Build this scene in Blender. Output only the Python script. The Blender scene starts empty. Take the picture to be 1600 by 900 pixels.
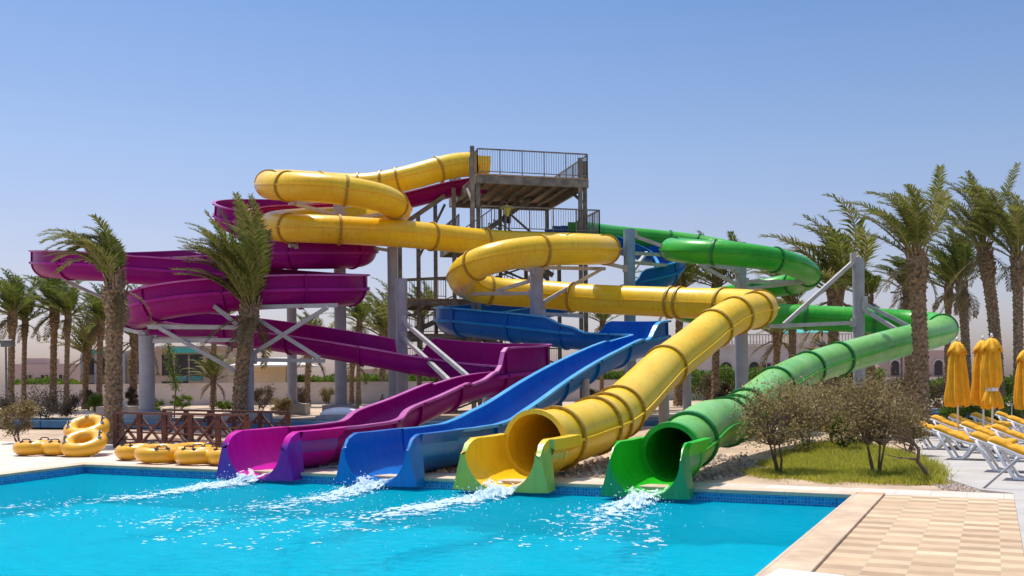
import bpy, bmesh, math, random
from mathutils import Vector, Matrix, noise
random.seed(7)
S = bpy.context.scene
COL = S.collection
F = 1555.0; H = 2.1; PU, PV = 800.0, 597.0; ROLL = math.radians(0.5)
cr, sr = math.cos(ROLL), math.sin(ROLL)
# ------------------------------------------------------------------ camera
cd = bpy.data.cameras.new('camera'); cam = bpy.data.objects.new('camera', cd); COL.objects.link(cam)
cd.sensor_width = 36; cd.lens = 36*F/1600; cd.shift_y = (PV-450)/1600; cd.clip_end = 6000; cd.clip_start = .1
cam.matrix_world = Matrix(((cr, sr, 0, 0), (0, 0, -1, 0), (-sr, cr, 0, H), (0, 0, 0, 1)))
S.camera = cam
# ------------------------------------------------------------------ sky, sun, exposure
SUN_AZ = math.radians(-38); SUN_EL = math.radians(68)      # azimuth measured from +Y towards +X
to_sun = Vector((math.sin(SUN_AZ)*math.cos(SUN_EL), math.cos(SUN_AZ)*math.cos(SUN_EL), math.sin(SUN_EL)))
W = bpy.data.worlds.new('World'); S.world = W; W.use_nodes = True
wn = W.node_tree.nodes; wl = W.node_tree.links
bg = wn['Background']; sky = wn.new('ShaderNodeTexSky'); sky.sky_type = 'NISHITA'; sky.sun_disc = False
sky.sun_elevation = SUN_EL; sky.sun_rotation = SUN_AZ; sky.air_density = 1.0; sky.dust_density = 1.6; sky.ozone_density = 1.6
tcw = wn.new('ShaderNodeTexCoord'); spw = wn.new('ShaderNodeSeparateXYZ'); rmp = wn.new('ShaderNodeValToRGB')
wl.new(tcw.outputs['Generated'], spw.inputs[0]); wl.new(spw.outputs['Z'], rmp.inputs[0])
cr_ = rmp.color_ramp
cr_.elements[0].position = 0.0; cr_.elements[0].color = (.58, .50, .60, 1)
cr_.elements[1].position = 1.0; cr_.elements[1].color = (.9, .95, 1.0, 1)
for p, c in ((.06, (.66, .58, .66, 1)), (.13, (.64, .58, .65, 1)), (.22, (.57, .59, .67, 1)), (.36, (.41, .52, .66, 1)), (.6, (.75, .85, .95, 1))):  # ramp brightens again above the view, added as fill light from overhead
    e = cr_.elements.new(p); e.color = c
mxw = wn.new('ShaderNodeMixRGB'); mxw.blend_type = 'MULTIPLY'; mxw.inputs[0].default_value = 1
wl.new(sky.outputs[0], mxw.inputs[1]); wl.new(rmp.outputs[0], mxw.inputs[2]); wl.new(mxw.outputs[0], bg.inputs[0])
bg.inputs[1].default_value = 0.15
sl = bpy.data.lights.new('sun', 'SUN'); sl.energy = 3.6; sl.angle = math.radians(.5); sl.color = (1, .95, .87)
so = bpy.data.objects.new('sun', sl); COL.objects.link(so); so.location = (0, 0, 60)
so.rotation_euler = to_sun.to_track_quat('Z', 'Y').to_euler()
S.view_settings.view_transform = 'Standard'; S.view_settings.look = 'None'; S.view_settings.gamma = 1
S.view_settings.use_curve_mapping = False; S.view_settings.exposure = 0.45
S.render.engine = 'CYCLES'
S.cycles.max_bounces = 8; S.cycles.transparent_max_bounces = 12

# ------------------------------------------------------------------ photograph pixel + distance -> place
def P(u, v, Y):
    du, dv = u-PU, PV-v
    x = du*cr+dv*sr; z = -du*sr+dv*cr
    return Vector((x/F*Y, Y, H+z/F*Y))
def G(u, v, zg=0.0):
    du, dv = u-PU, PV-v
    x = du*cr+dv*sr; z = -du*sr+dv*cr
    Y = (zg-H)*F/z
    return Vector((x/F*Y, Y, zg))
D1 = Vector((.435, .9004, 0)).normalized()          # away from the pool, along the run-outs
E1 = Vector((D1.y, -D1.x, 0))                       # along the far pool edge, to the right
CN = G(1337, 775)                                   # far right pool corner
def L(t, s, z=0.0): return CN+E1*t+D1*s+Vector((0, 0, z))
def loc(p): d = Vector((p[0], p[1], 0))-Vector((CN.x, CN.y, 0)); return d.dot(E1), d.dot(D1)
def rise(t, s):
    q = min(1, max(0, (t+8)/6)); q = q*q*(3-2*q); k = min(1, max(0, (s-5-25*q)/11)); return .42*k*k*(3-2*k)
def ground_z(x, y): return rise(*loc((x, y)))
def GZ(u, v):
    z = 0.0
    for _ in range(12):
        p = G(u, v, z); z = ground_z(p.x, p.y)
    p = G(u, v, z); return p

# ------------------------------------------------------------------ node helpers
def mat(name): 
    m = bpy.data.materials.new(name); m.use_nodes = True
    return m, m.node_tree.nodes, m.node_tree.links, m.node_tree.nodes['Principled BSDF']
def setp(b, **k):
    for n, v in k.items():
        n = n.replace('_', ' ')
        if n in b.inputs: b.inputs[n].default_value = v
def c4(c): return (c[0], c[1], c[2], 1)
def simple(name, col, rough=.5, var=.12, scale=3.0, bump=.0, bscale=40, metal=0, coat=0, spec=.5, col2=None, detail=4):
    m, n, l, b = mat(name)
    tc = n.new('ShaderNodeTexCoord'); nz = n.new('ShaderNodeTexNoise'); nz.inputs['Scale'].default_value = scale; nz.inputs['Detail'].default_value = detail
    l.new(tc.outputs['Object'], nz.inputs['Vector'])
    r = n.new('ShaderNodeValToRGB'); l.new(nz.outputs['Fac'], r.inputs[0])
    a = tuple(max(0, x*(1-var)) for x in col); z = col2 or tuple(min(1, x*(1+var)) for x in col)
    r.color_ramp.elements[0].position = .3; r.color_ramp.elements[1].position = .7
    r.color_ramp.elements[0].color = c4(a); r.color_ramp.elements[1].color = c4(z)
    l.new(r.outputs[0], b.inputs['Base Color'])
    setp(b, Roughness=rough, Metallic=metal, Coat_Weight=coat, Specular_IOR_Level=spec)
    if bump:
        nb = n.new('ShaderNodeTexNoise'); nb.inputs['Scale'].default_value = bscale; nb.inputs['Detail'].default_value = 5
        l.new(tc.outputs['Object'], nb.inputs['Vector'])
        bp = n.new('ShaderNodeBump'); bp.inputs['Strength'].default_value = bump; bp.inputs['Distance'].default_value = .03
        l.new(nb.outputs['Fac'], bp.inputs['Height']); l.new(bp.outputs[0], b.inputs['Normal'])
    return m
def gelcoat(name, col, fade, spec=.28):
    """glossy fibreglass: large soft fading, vertical dirt streaks, slight waviness"""
    m, n, l, b = mat(name)
    tc = n.new('ShaderNodeTexCoord')
    n1 = n.new('ShaderNodeTexNoise'); n1.inputs['Scale'].default_value = .55; n1.inputs['Detail'].default_value = 6; n1.inputs['Roughness'].default_value = .6
    l.new(tc.outputs['Object'], n1.inputs['Vector'])
    r1 = n.new('ShaderNodeValToRGB'); r1.color_ramp.elements[0].position = .35; r1.color_ramp.elements[1].position = .72
    r1.color_ramp.elements[0].color = c4(col); r1.color_ramp.elements[1].color = c4(fade); l.new(n1.outputs['Fac'], r1.inputs[0])
    mp = n.new('ShaderNodeMapping'); mp.inputs['Scale'].default_value = (5, 5, .7); l.new(tc.outputs['Object'], mp.inputs[0])
    n2 = n.new('ShaderNodeTexNoise'); n2.inputs['Scale'].default_value = 1.6; n2.inputs['Detail'].default_value = 8; l.new(mp.outputs[0], n2.inputs['Vector'])
    r2 = n.new('ShaderNodeValToRGB'); r2.color_ramp.elements[0].position = .30; r2.color_ramp.elements[1].position = .52
    r2.color_ramp.elements[0].color = (.72, .70, .66, 1); r2.color_ramp.elements[1].color = (1, 1, 1, 1); l.new(n2.outputs['Fac'], r2.inputs[0])
    mx = n.new('ShaderNodeMixRGB'); mx.blend_type = 'MULTIPLY'; mx.inputs[0].default_value = .5
    l.new(r1.outputs[0], mx.inputs[1]); l.new(r2.outputs[0], mx.inputs[2]); l.new(mx.outputs[0], b.inputs['Base Color'])
    mr = n.new('ShaderNodeMapRange'); mr.inputs['To Min'].default_value = .22; mr.inputs['To Max'].default_value = .42; l.new(n2.outputs['Fac'], mr.inputs[0]); l.new(mr.outputs[0], b.inputs['Roughness'])
    n3 = n.new('ShaderNodeTexNoise'); n3.inputs['Scale'].default_value = 2.2; n3.inputs['Detail'].default_value = 2; l.new(tc.outputs['Object'], n3.inputs['Vector'])
    bp = n.new('ShaderNodeBump'); bp.inputs['Strength'].default_value = .25; bp.inputs['Distance'].default_value = .05
    l.new(n3.outputs['Fac'], bp.inputs['Height']); l.new(bp.outputs[0], b.inputs['Normal'])
    setp(b, Coat_Weight=.0, Specular_IOR_Level=spec)
    return m
def leafmat(name, cols, transl=.35):
    m, n, l, b = mat(name)
    g = n.new('ShaderNodeNewGeometry'); r = n.new('ShaderNodeValToRGB'); l.new(g.outputs['Random Per Island'], r.inputs[0])
    el = r.color_ramp.elements
    el[0].position = 0; el[0].color = c4(cols[0]); el[1].position = 1; el[1].color = c4(cols[-1])
    for i, c in enumerate(cols[1:-1]): e = el.new((i+1)/(len(cols)-1)); e.color = c4(c)
    l.new(r.outputs[0], b.inputs['Base Color']); setp(b, Roughness=.55, Specular_IOR_Level=.2)
    tr = n.new('ShaderNodeBsdfTranslucent'); mx = n.new('ShaderNodeMixShader'); mx.inputs[0].default_value = transl
    l.new(r.outputs[0], tr.inputs[0]); l.new(b.outputs[0], mx.inputs[1]); l.new(tr.outputs[0], mx.inputs[2]); l.new(mx.outputs[0], n['Material Output'].inputs[0])
    return m
def tiles(name, tw, th, cols, joint, jw=.02, rough=.6, offset=0.0, rot=None, axes='XY', mottled=.15, bump=.3, parity=0):
    """paving or mosaic: one random shade per tile, recessed joints; uses object coordinates"""
    m, n, l, b = mat(name)
    tc = n.new('ShaderNodeTexCoord'); sp = n.new('ShaderNodeSeparateXYZ'); l.new(tc.outputs['Object'], sp.inputs[0])
    def M(op, a, b_=None):
        q = n.new('ShaderNodeMath'); q.operation = op
        for i, x in enumerate((a, b_)):
            if x is None: continue
            if isinstance(x, (int, float)): q.inputs[i].default_value = x
            else: l.new(x, q.inputs[i])
        return q.outputs[0]
    gx = M('DIVIDE', sp.outputs[axes[0]], tw); gy = M('DIVIDE', sp.outputs[axes[1]], th)
    fy = M('FLOOR', gy)
    if offset: gx = M('ADD', gx, M('MULTIPLY', fy, offset))
    fx = M('FLOOR', gx)
    cb = n.new('ShaderNodeCombineXYZ'); l.new(fx, cb.inputs[0]); l.new(fy, cb.inputs[1])
    wn_ = n.new('ShaderNodeTexWhiteNoise'); wn_.noise_dimensions = '2D'; l.new(cb.outputs[0], wn_.inputs['Vector'])
    wv_ = wn_.outputs['Value']
    if parity: wv_ = M('ADD', M('MULTIPLY', wv_, 1-parity), M('MULTIPLY', M('MODULO', M('ABSOLUTE', M('ADD', fx, fy)), 2.0), parity))
    r = n.new('ShaderNodeValToRGB'); l.new(wv_, r.inputs[0]); el = r.color_ramp.elements
    el[0].position = 0; el[0].color = c4(cols[0]); el[1].position = 1; el[1].color = c4(cols[-1])
    for i, c in enumerate(cols[1:-1]): e = el.new((i+1)/(len(cols)-1)); e.color = c4(c)
    nz = n.new('ShaderNodeTexNoise'); nz.inputs['Scale'].default_value = 5; nz.inputs['Detail'].default_value = 8; l.new(tc.outputs['Object'], nz.inputs['Vector'])
    mr = n.new('ShaderNodeMapRange'); mr.inputs['To Min'].default_value = 1-mottled; mr.inputs['To Max'].default_value = 1+mottled; l.new(nz.outputs['Fac'], mr.inputs[0])
    n9 = n.new('ShaderNodeTexNoise'); n9.inputs['Scale'].default_value = .9; n9.inputs['Detail'].default_value = 7; n9.inputs['Roughness'].default_value = .65; l.new(tc.outputs['Object'], n9.inputs['Vector'])
    m9 = n.new('ShaderNodeMapRange'); m9.inputs['From Min'].default_value = .35; m9.inputs['From Max'].default_value = .6; m9.inputs['To Min'].default_value = 1-mottled; m9.inputs['To Max'].default_value = 1.03; l.new(n9.outputs['Fac'], m9.inputs[0])
    mm9 = n.new('ShaderNodeMath'); mm9.operation = 'MULTIPLY'; l.new(mr.outputs[0], mm9.inputs[0]); l.new(m9.outputs[0], mm9.inputs[1]); mr = mm9
    mm = n.new('ShaderNodeVectorMath'); mm.operation = 'SCALE'; l.new(r.outputs[0], mm.inputs[0]); l.new(mr.outputs[0], mm.inputs['Scale'])
    def edge(g, w):
        f = M('FRACT', g); d = M('MINIMUM', f, M('SUBTRACT', 1.0, f)); return M('LESS_THAN', d, w)
    j = M('MAXIMUM', edge(gx, jw/tw/2), edge(gy, jw/th/2))
    mx = n.new('ShaderNodeMixRGB'); l.new(j, mx.inputs[0]); l.new(mm.outputs[0], mx.inputs[1]); mx.inputs[2].default_value = c4(joint)
    l.new(mx.outputs[0], b.inputs['Base Color']); setp(b, Roughness=rough)
    bp = n.new('ShaderNodeBump'); bp.inputs['Strength'].default_value = bump; bp.inputs['Distance'].default_value = .01; bp.invert = True
    l.new(j, bp.inputs['Height']); l.new(bp.outputs[0], b.inputs['Normal'])
    return m

# ------------------------------------------------------------------ materials
MT = {}
MT['yellow'] = gelcoat('yellow_gelcoat', (.86, .495, .005), (.88, .60, .03), .4)
MT['purple'] = gelcoat('shaded_purple_gelcoat', (.235, .001, .13), (.29, .004, .17), .10)  # darkened purple: the coil's shade is put into the base colour
MT['purple_lit'] = gelcoat('sunlit_purple_gelcoat', (.50, .003, .26), (.58, .01, .34), .12)  # same purple brightened for the runout, sunlight painted into the colour
MT['blue'] = gelcoat('blue_gelcoat', (.001, .10, .40), (.004, .15, .50), .2)
MT['green'] = gelcoat('green_gelcoat', (.02, .32, .015), (.07, .44, .04), .3)
MT['green_pale'] = gelcoat('sun_bleached_green_gelcoat', (.13, .43, .07), (.30, .57, .20), .3)
MT['green_lip'] = gelcoat('bright_green_gelcoat', (.01, .42, .01), (.04, .50, .03), .2)
MT['purple_rim'] = gelcoat('purple_rim', (.46, .08, .30), (.55, .16, .42))
MT['blue_rim'] = gelcoat('blue_rim', (.04, .30, .62), (.10, .40, .72))
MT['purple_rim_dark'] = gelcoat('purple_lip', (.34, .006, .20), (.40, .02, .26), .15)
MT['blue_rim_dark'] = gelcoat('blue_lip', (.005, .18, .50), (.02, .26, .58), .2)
MT['yellow_flange'] = simple('yellow_flange', (.42, .24, .015), .5, .3, 14)
MT['green_flange'] = simple('green_flange', (.008, .17, .03), .4, .2, 8)
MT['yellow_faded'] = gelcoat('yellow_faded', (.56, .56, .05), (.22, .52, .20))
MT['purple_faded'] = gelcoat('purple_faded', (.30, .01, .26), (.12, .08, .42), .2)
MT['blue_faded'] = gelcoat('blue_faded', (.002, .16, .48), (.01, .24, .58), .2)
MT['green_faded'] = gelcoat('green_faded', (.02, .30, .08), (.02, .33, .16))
MT['steel'] = simple('grey_painted_steel', (.33, .325, .35), .5, .12, 2.0, .1, 20)
MT['steel_blue'] = simple('blue_grey_painted_steel', (.17, .30, .42), .45, .15, 2.0)
MT['arm'] = simple('pale_galvanised_arm', (.42, .40, .39), .5, .15, 3.0)
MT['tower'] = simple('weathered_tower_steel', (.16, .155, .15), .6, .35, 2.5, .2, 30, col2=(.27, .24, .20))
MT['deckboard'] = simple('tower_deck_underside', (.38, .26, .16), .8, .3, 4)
MT['concrete'] = simple('concrete', (.38, .35, .32), .85, .15, 2.0, .3, 30)
MT['wood'] = simple('red_brown_timber', (.12, .035, .02), .6, .35, 6, .3, 50)
MT['tube'] = simple('yellow_vinyl', (.85, .42, .01), .28, .06, 2, coat=.3)
MT['tube_blue'] = simple('dark_blue_vinyl', (.02, .04, .16), .4, .1)
MT['tube_white'] = simple('white_vinyl', (.7, .72, .76), .4, .1)
MT['black'] = simple('black_webbing', (.02, .02, .022), .6, .2)
MT['white'] = simple('white_plastic', (.74, .74, .76), .4, .08, 3)
MT['fabric'] = simple('yellow_fabric', (.82, .40, .01), .8, .12, 5, .3, 25)
MT['cushion'] = simple('yellow_cushion', (.80, .38, .01), .75, .10, 5, .3, 18)
MT['wall'] = simple('whitewashed_wall', (.60, .53, .49), .9, .10, .6, .2, 8)
MT['sandwall'] = simple('sand_render', (.42, .32, .25), .9, .10, .5)
MT['creamwall'] = simple('cream_render', (.62, .48, .30), .9, .08, .5)
MT['pinkwall'] = simple('pink_render', (.50, .36, .33), .9, .08, .5)
MT['roofteal'] = simple('teal_roof', (.05, .38, .34), .6, .15, 2)
MT['roofwhite'] = simple('white_roof', (.62, .60, .55), .8, .12, 2)
MT['win'] = simple('dark_window', (.025, .025, .03), .15, .2, 2)
MT['tealpanel'] = simple('teal_panel', (.05, .20, .20), .5, .2, 2)
MT['sand'] = simple('sand', (.46, .33, .22), .95, .25, .9, .8, 9, col2=(.58, .43, .30), detail=10)
MT['concdeck'] = simple('pale_concrete', (.42, .39, .36), .85, .10, 1.2, .2, 40)
MT['trunk'] = simple('palm_trunk', (.22, .135, .065), .9, .55, 9, .8, 30, col2=(.42, .29, .17))
MT['bark'] = simple('shrub_bark', (.16, .11, .07), .9, .3, 12, .5, 40)
MT['fronds'] = leafmat('palm_leaflets', [(.08, .11, .015), (.15, .18, .025), (.22, .24, .04), (.30, .24, .11), (.11, .15, .02)])
MT['fronds_dark'] = leafmat('palm_leaflets_dark', [(.06, .09, .015), (.11, .15, .022), (.18, .20, .035), (.08, .11, .02)])
MT['fronds_dry'] = leafmat('palm_leaflets_dry', [(.20, .14, .06), (.26, .19, .09), (.14, .11, .04)])
MT['rachis'] = simple('palm_rachis', (.20, .17, .05), .6, .2, 5)
MT['dryleaf'] = leafmat('dry_shrub_leaves', [(.16, .115, .045), (.28, .20, .09), (.22, .18, .06), (.40, .30, .16)], .45)
MT['darkleaf'] = leafmat('brown_shrub_leaves', [(.08, .05, .035), (.14, .09, .06), (.10, .08, .045)], .25)
MT['greenleaf'] = leafmat('green_shrub_leaves', [(.06, .12, .015), (.12, .20, .02), (.20, .26, .03), (.08, .15, .02)], .4)
MT['oliveleaf'] = leafmat('olive_shrub_leaves', [(.18, .145, .04), (.30, .225, .08), (.42, .31, .15), (.22, .18, .055), (.50, .39, .22)], .45)
MT['grass'] = leafmat('grass_blades', [(.28, .32, .02), (.44, .43, .04), (.60, .51, .12), (.33, .38, .03)], .4)
MT['hay'] = simple('grass_soil', (.24, .26, .03), .95, .3, 4, .6, 20, col2=(.36, .35, .07))
MT['skin'] = simple('skin', (.16, .08, .05), .5, .05)
MT['hair'] = simple('hair', (.01, .01, .01), .6, .1)
MT['shirt'] = simple('yellow_shirt', (.88, .76, .03), .8, .05)
MT['shorts'] = simple('dark_shorts', (.02, .02, .03), .8, .1)
MT['mosaic'] = tiles('blue_mosaic', .06, .06, [(.01, .11, .34), (.02, .20, .48), (.03, .28, .58), (.01, .15, .40)], (.16, .40, .58), .008, .15, bump=.1, axes='XZ')
MT['mosaic_left'] = tiles('blue_mosaic_left', .06, .06, [(.01, .11, .34), (.02, .20, .48), (.03, .28, .58)], (.16, .40, .58), .008, .15, axes='YZ')
MT['floor'] = tiles('pool_floor', .10, .10, [(.006, .52, .64), (.008, .57, .68), (.01, .60, .71)], (.02, .48, .6), .008, .4, bump=.0, mottled=.10)
MT['paving'] = tiles('sandstone_paving', .46, .27, [(.37, .24, .135), (.45, .305, .175), (.52, .36, .215), (.58, .415, .255), (.64, .47, .30)], (.44, .34, .24), .008, .7, mottled=.16, parity=.5)
MT['coping'] = tiles('stone_coping', 1.25, 9.0, [(.60, .43, .28), (.62, .48, .34), (.57, .40, .26)], (.34, .26, .2), .012, .6, axes='XY', mottled=.22)
MT['coping_y'] = tiles('stone_coping_side', 9.0, 2.4, [(.60, .42, .27), (.61, .46, .31), (.58, .37, .21)], (.34, .26, .2), .012, .6, axes='XY', mottled=.25)
MT['decktile'] = tiles('pale_deck_tiles', .6, .3, [(.62, .52, .44), (.68, .58, .49), (.58, .48, .39), (.66, .55, .45)], (.42, .34, .28), .012, .7, mottled=.1)

def water_mat():
    m, n, l, b = mat('pool_water')
    n.remove(b)
    tc = n.new('ShaderNodeTexCoord')
    mp = n.new('ShaderNodeMapping'); mp.inputs['Scale'].default_value = (1, 1.6, 1); mp.inputs['Rotation'].default_value = (0, 0, .4); l.new(tc.outputs['Object'], mp.inputs[0])
    a = n.new('ShaderNodeTexNoise'); a.inputs['Scale'].default_value = 3.6; a.inputs['Detail'].default_value = 7; a.inputs['Roughness'].default_value = .6; a.inputs['Distortion'].default_value = .6; l.new(mp.outputs[0], a.inputs['Vector'])
    w = n.new('ShaderNodeTexNoise'); w.inputs['Scale'].default_value = .6; w.inputs['Detail'].default_value = 3; l.new(mp.outputs[0], w.inputs['Vector'])
    ad = n.new('ShaderNodeMath'); ad.operation = 'MULTIPLY_ADD'; ad.inputs[1].default_value = 1.6; l.new(w.outputs['Fac'], ad.inputs[0]); l.new(a.outputs['Fac'], ad.inputs[2])
    bp = n.new('ShaderNodeBump'); bp.inputs['Strength'].default_value = 1.0; bp.inputs['Distance'].default_value = .16; l.new(ad.outputs[0], bp.inputs['Height'])
    tr = n.new('ShaderNodeBsdfTransparent'); tr.inputs[0].default_value = (.42, .93, 1, 1)
    df = n.new('ShaderNodeBsdfDiffuse'); df.inputs[0].default_value = (.0, .47, .62, 1); l.new(bp.outputs[0], df.inputs['Normal'])
    gl = n.new('ShaderNodeBsdfGlossy'); gl.inputs['Roughness'].default_value = .06; l.new(bp.outputs[0], gl.inputs['Normal'])
    gl.inputs[0].default_value = (.8, .92, 1, 1)
    fr = n.new('ShaderNodeFresnel'); fr.inputs[0].default_value = 1.33; l.new(bp.outputs[0], fr.inputs['Normal'])
    fm = n.new('ShaderNodeMath'); fm.operation = 'MULTIPLY'; fm.inputs[1].default_value = .22; l.new(fr.outputs[0], fm.inputs[0])
    m1 = n.new('ShaderNodeMixShader'); m1.inputs[0].default_value = .5; l.new(tr.outputs[0], m1.inputs[1]); l.new(df.outputs[0], m1.inputs[2])
    m2 = n.new('ShaderNodeMixShader'); l.new(fm.outputs[0], m2.inputs[0]); l.new(m1.outputs[0], m2.inputs[1]); l.new(gl.outputs[0], m2.inputs[2])
    l.new(m2.outputs[0], n['Material Output'].inputs[0]); return m
MT['water'] = water_mat()
def foam_mat():
    m, n, l, b = mat('white_foam'); setp(b, Roughness=.35, Specular_IOR_Level=.6); b.inputs['Base Color'].default_value = (.85, .92, .95, 1)
    tr = n.new('ShaderNodeBsdfTranslucent'); tr.inputs[0].default_value = (.8, .92, .97, 1)
    mx = n.new('ShaderNodeMixShader'); mx.inputs[0].default_value = .4; l.new(b.outputs[0], mx.inputs[1]); l.new(tr.outputs[0], mx.inputs[2]); l.new(mx.outputs[0], n['Material Output'].inputs[0])
    return m
MT['foam'] = foam_mat()

# ------------------------------------------------------------------ mesh collecting
class MB:
    def __init__(s): s.v = []; s.f = []
    def add(s, vs, fs):
        o = len(s.v); s.v += [tuple(x) for x in vs]; s.f += [tuple(i+o for i in f) for f in fs]
    def box(s, c, d, rz=0, M=None):
        x, y, z = d[0]/2, d[1]/2, d[2]/2
        R = M or Matrix.Rotation(rz, 3, 'Z'); c = Vector(c)
        vs = [c+R@Vector(p) for p in ((-x,-y,-z),(x,-y,-z),(x,y,-z),(-x,y,-z),(-x,-y,z),(x,-y,z),(x,y,z),(-x,y,z))]
        s.add(vs, [(0,3,2,1),(4,5,6,7),(0,1,5,4),(1,2,6,5),(2,3,7,6),(3,0,4,7)])
    def beam(s, a, b, w, h=None, up=Vector((0, 0, 1))):
        a, b = Vector(a), Vector(b); h = h or w; d = (b-a); ln = d.length
        if ln < 1e-6: return
        d.normalize(); x = d.cross(up)
        if x.length < 1e-3: x = d.cross(Vector((1, 0, 0)))
        x.normalize(); y = x.cross(d)
        M = Matrix((x, d, y)).transposed(); s.box((a+b)/2, (w, ln, h), M=M)
    def rod(s, pts, r, n=8, cap=True):
        pts = [Vector(p) for p in pts]; rings = []
        rr = r if isinstance(r, (list, tuple)) else [r]*len(pts)
        o = len(s.v); prev = None
        for i, p in enumerate(pts):
            t = (pts[min(i+1, len(pts)-1)]-pts[max(i-1, 0)]).normalized()
            if prev is None:
                a = t.cross(Vector((0, 0, 1)));  a = a if a.length > 1e-2 else t.cross(Vector((1, 0, 0)))
            else: a = prev-t*prev.dot(t)
            a.normalize(); prev = a; b = t.cross(a)
            for k in range(n):
                q = 2*math.pi*k/n; s.v.append(tuple(p+(a*math.cos(q)+b*math.sin(q))*rr[i]))
        for i in range(len(pts)-1):
            for k in range(n):
                s.f.append((o+i*n+k, o+i*n+(k+1)%n, o+(i+1)*n+(k+1)%n, o+(i+1)*n+k))
        if cap:
            s.f.append(tuple(o+k for k in range(n))[::-1]); s.f.append(tuple(o+(len(pts)-1)*n+k for k in range(n)))
    def build(s, name, m, parent=None, smooth=False, auto=None):
        me = bpy.data.meshes.new(name); me.from_pydata(s.v, [], s.f); me.update()
        bm = bmesh.new(); bm.from_mesh(me); bmesh.ops.recalc_face_normals(bm, faces=bm.faces); bm.to_mesh(me); bm.free()
        if smooth or auto:
            me.polygons.foreach_set('use_smooth', [True]*len(me.polygons))
            if auto: me.set_sharp_from_angle(angle=math.radians(auto))
        o = bpy.data.objects.new(name, me); me.materials.append(MT[m] if isinstance(m, str) else m); COL.objects.link(o)
        if parent: o.parent = parent
        return o
def raw(name, vs, fs, m, parent=None, smooth=False):
    me = bpy.data.meshes.new(name); me.from_pydata([tuple(v) for v in vs], [], fs); me.update()
    if smooth: me.polygons.foreach_set('use_smooth', [True]*len(me.polygons))
    me.materials.append(MT[m] if isinstance(m, str) else m); o = bpy.data.objects.new(name, me); COL.objects.link(o)
    if parent: o.parent = parent
    return o
def empty(name, label, cat, at=(0, 0, 0), rz=0, group=None):
    o = bpy.data.objects.new(name, None); COL.objects.link(o); o.location = at; o.rotation_euler = (0, 0, rz)
    o.empty_display_size = .2
    return tag(o, label, cat, group)
def tag(o, label, cat, group=None, kind=None):
    o['label'] = label; o['category'] = cat
    if group: o['group'] = group
    if kind: o['kind'] = kind
    return o
def struct(o): o['kind'] = 'structure'; return o
def dup(o, at, rz=None, label=None, group=None, sc=None):
    r = o.copy(); COL.objects.link(r); r.location = at
    if rz is not None: r.rotation_euler = (0, 0, rz)
    if label: r['label'] = label
    if group: r['group'] = group
    if sc is not None: r.scale = (sc, sc, sc) if isinstance(sc, (int, float)) else sc
    for ch in list(o.children):
        c = ch.copy(); COL.objects.link(c); c.parent = r
        for g in list(ch.children):
            d = g.copy(); COL.objects.link(d); d.parent = c
    return r
def rel(pts, o): return [Vector(p)-Vector(o) for p in pts]

# ================================================================== GROUND AND POOL
POOL_T = -19.4
def frame(o):   # objects built in local pool coordinates (x along edge, y away)
    o.matrix_world = Matrix(((E1.x, D1.x, 0, CN.x), (E1.y, D1.y, 0, CN.y), (0, 0, 1, 0), (0, 0, 0, 1))); return o
ts = sorted(set([-2500, -1200, -600, -300, -150, -100, -80]+[-64+i*2 for i in range(60)]+[POOL_T, 0, 60, 80, 110, 160, 300, 700, 1500, 2500]))
ss = sorted(set([-400, -150, -60, -34, -30, -25, -20, -15, -10, -5, 0]+[i for i in range(1, 26)]+[30+i*5 for i in range(14)]+[110, 150, 220, 350, 600, 1000, 1600, 2600, 4000]))
vs, fs, ix = [], [], {}
for i, t in enumerate(ts):
    for j, s_ in enumerate(ss):
        z = rise(t, s_)
        if 1.5 < s_ < 90 and -60 < t < 60: z += .05*noise.noise(Vector((t*.4, s_*.4, 0)))*min(1, (s_-1.5)/2)*min(1, max(0, (-3.5-t)/3) if s_ < 32 else 1)
        ix[i, j] = len(vs); vs.append((t, s_, z-.035))
for i in range(len(ts)-1):
    for j in range(len(ss)-1):
        if ts[i] >= POOL_T-.01 and ts[i+1] <= .01 and ss[j] >= -34.1 and ss[j+1] <= .01: continue
        fs.append((ix[i, j], ix[i+1, j], ix[i+1, j+1], ix[i, j+1]))
struct(frame(raw('sand_ground', vs, fs, 'sand', smooth=True)))
# basin
def quad(name, pts, m): return struct(frame(raw(name, pts, [tuple(range(len(pts)))], m)))
quad('pool_floor', [(POOL_T, -34, -.95), (0, -34, -.95), (0, 0, -.95), (POOL_T, 0, -.95)], 'floor')
quad('pool_wall', [(-19.38+.2086*34, -34, -.95), (-19.38, 0, -.95), (-19.38, 0, -.03), (-19.38+.2086*34, -34, -.03)], 'mosaic_left')
quad('pool_wall', [(POOL_T, -.002, -.42), (0, -.002, -.42), (0, -.002, -.03), (POOL_T, -.002, -.03)], 'mosaic')
quad('pool_wall', [(POOL_T, -.001, -.95), (0, -.001, -.95), (0, -.001, -.42), (POOL_T, -.001, -.42)], 'floor')
quad('pool_wall', [(-.002, 0, -.95), (-.002, -34, -.95), (-.002, -34, -.03), (-.002, 0, -.03)], tiles('blue_mosaic_side', .10, .10, [(.01, .11, .34), (.02, .20, .48), (.03, .28, .58)], (.10, .32, .52), .01, .15, axes='YZ'))
WZ = -.21
struct(frame(raw('water', [(POOL_T, -34, WZ), (-.004, -34, WZ), (-.004, -.004, WZ), (POOL_T, -.004, WZ)], [(0, 1, 2, 3)], 'water')))
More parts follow.
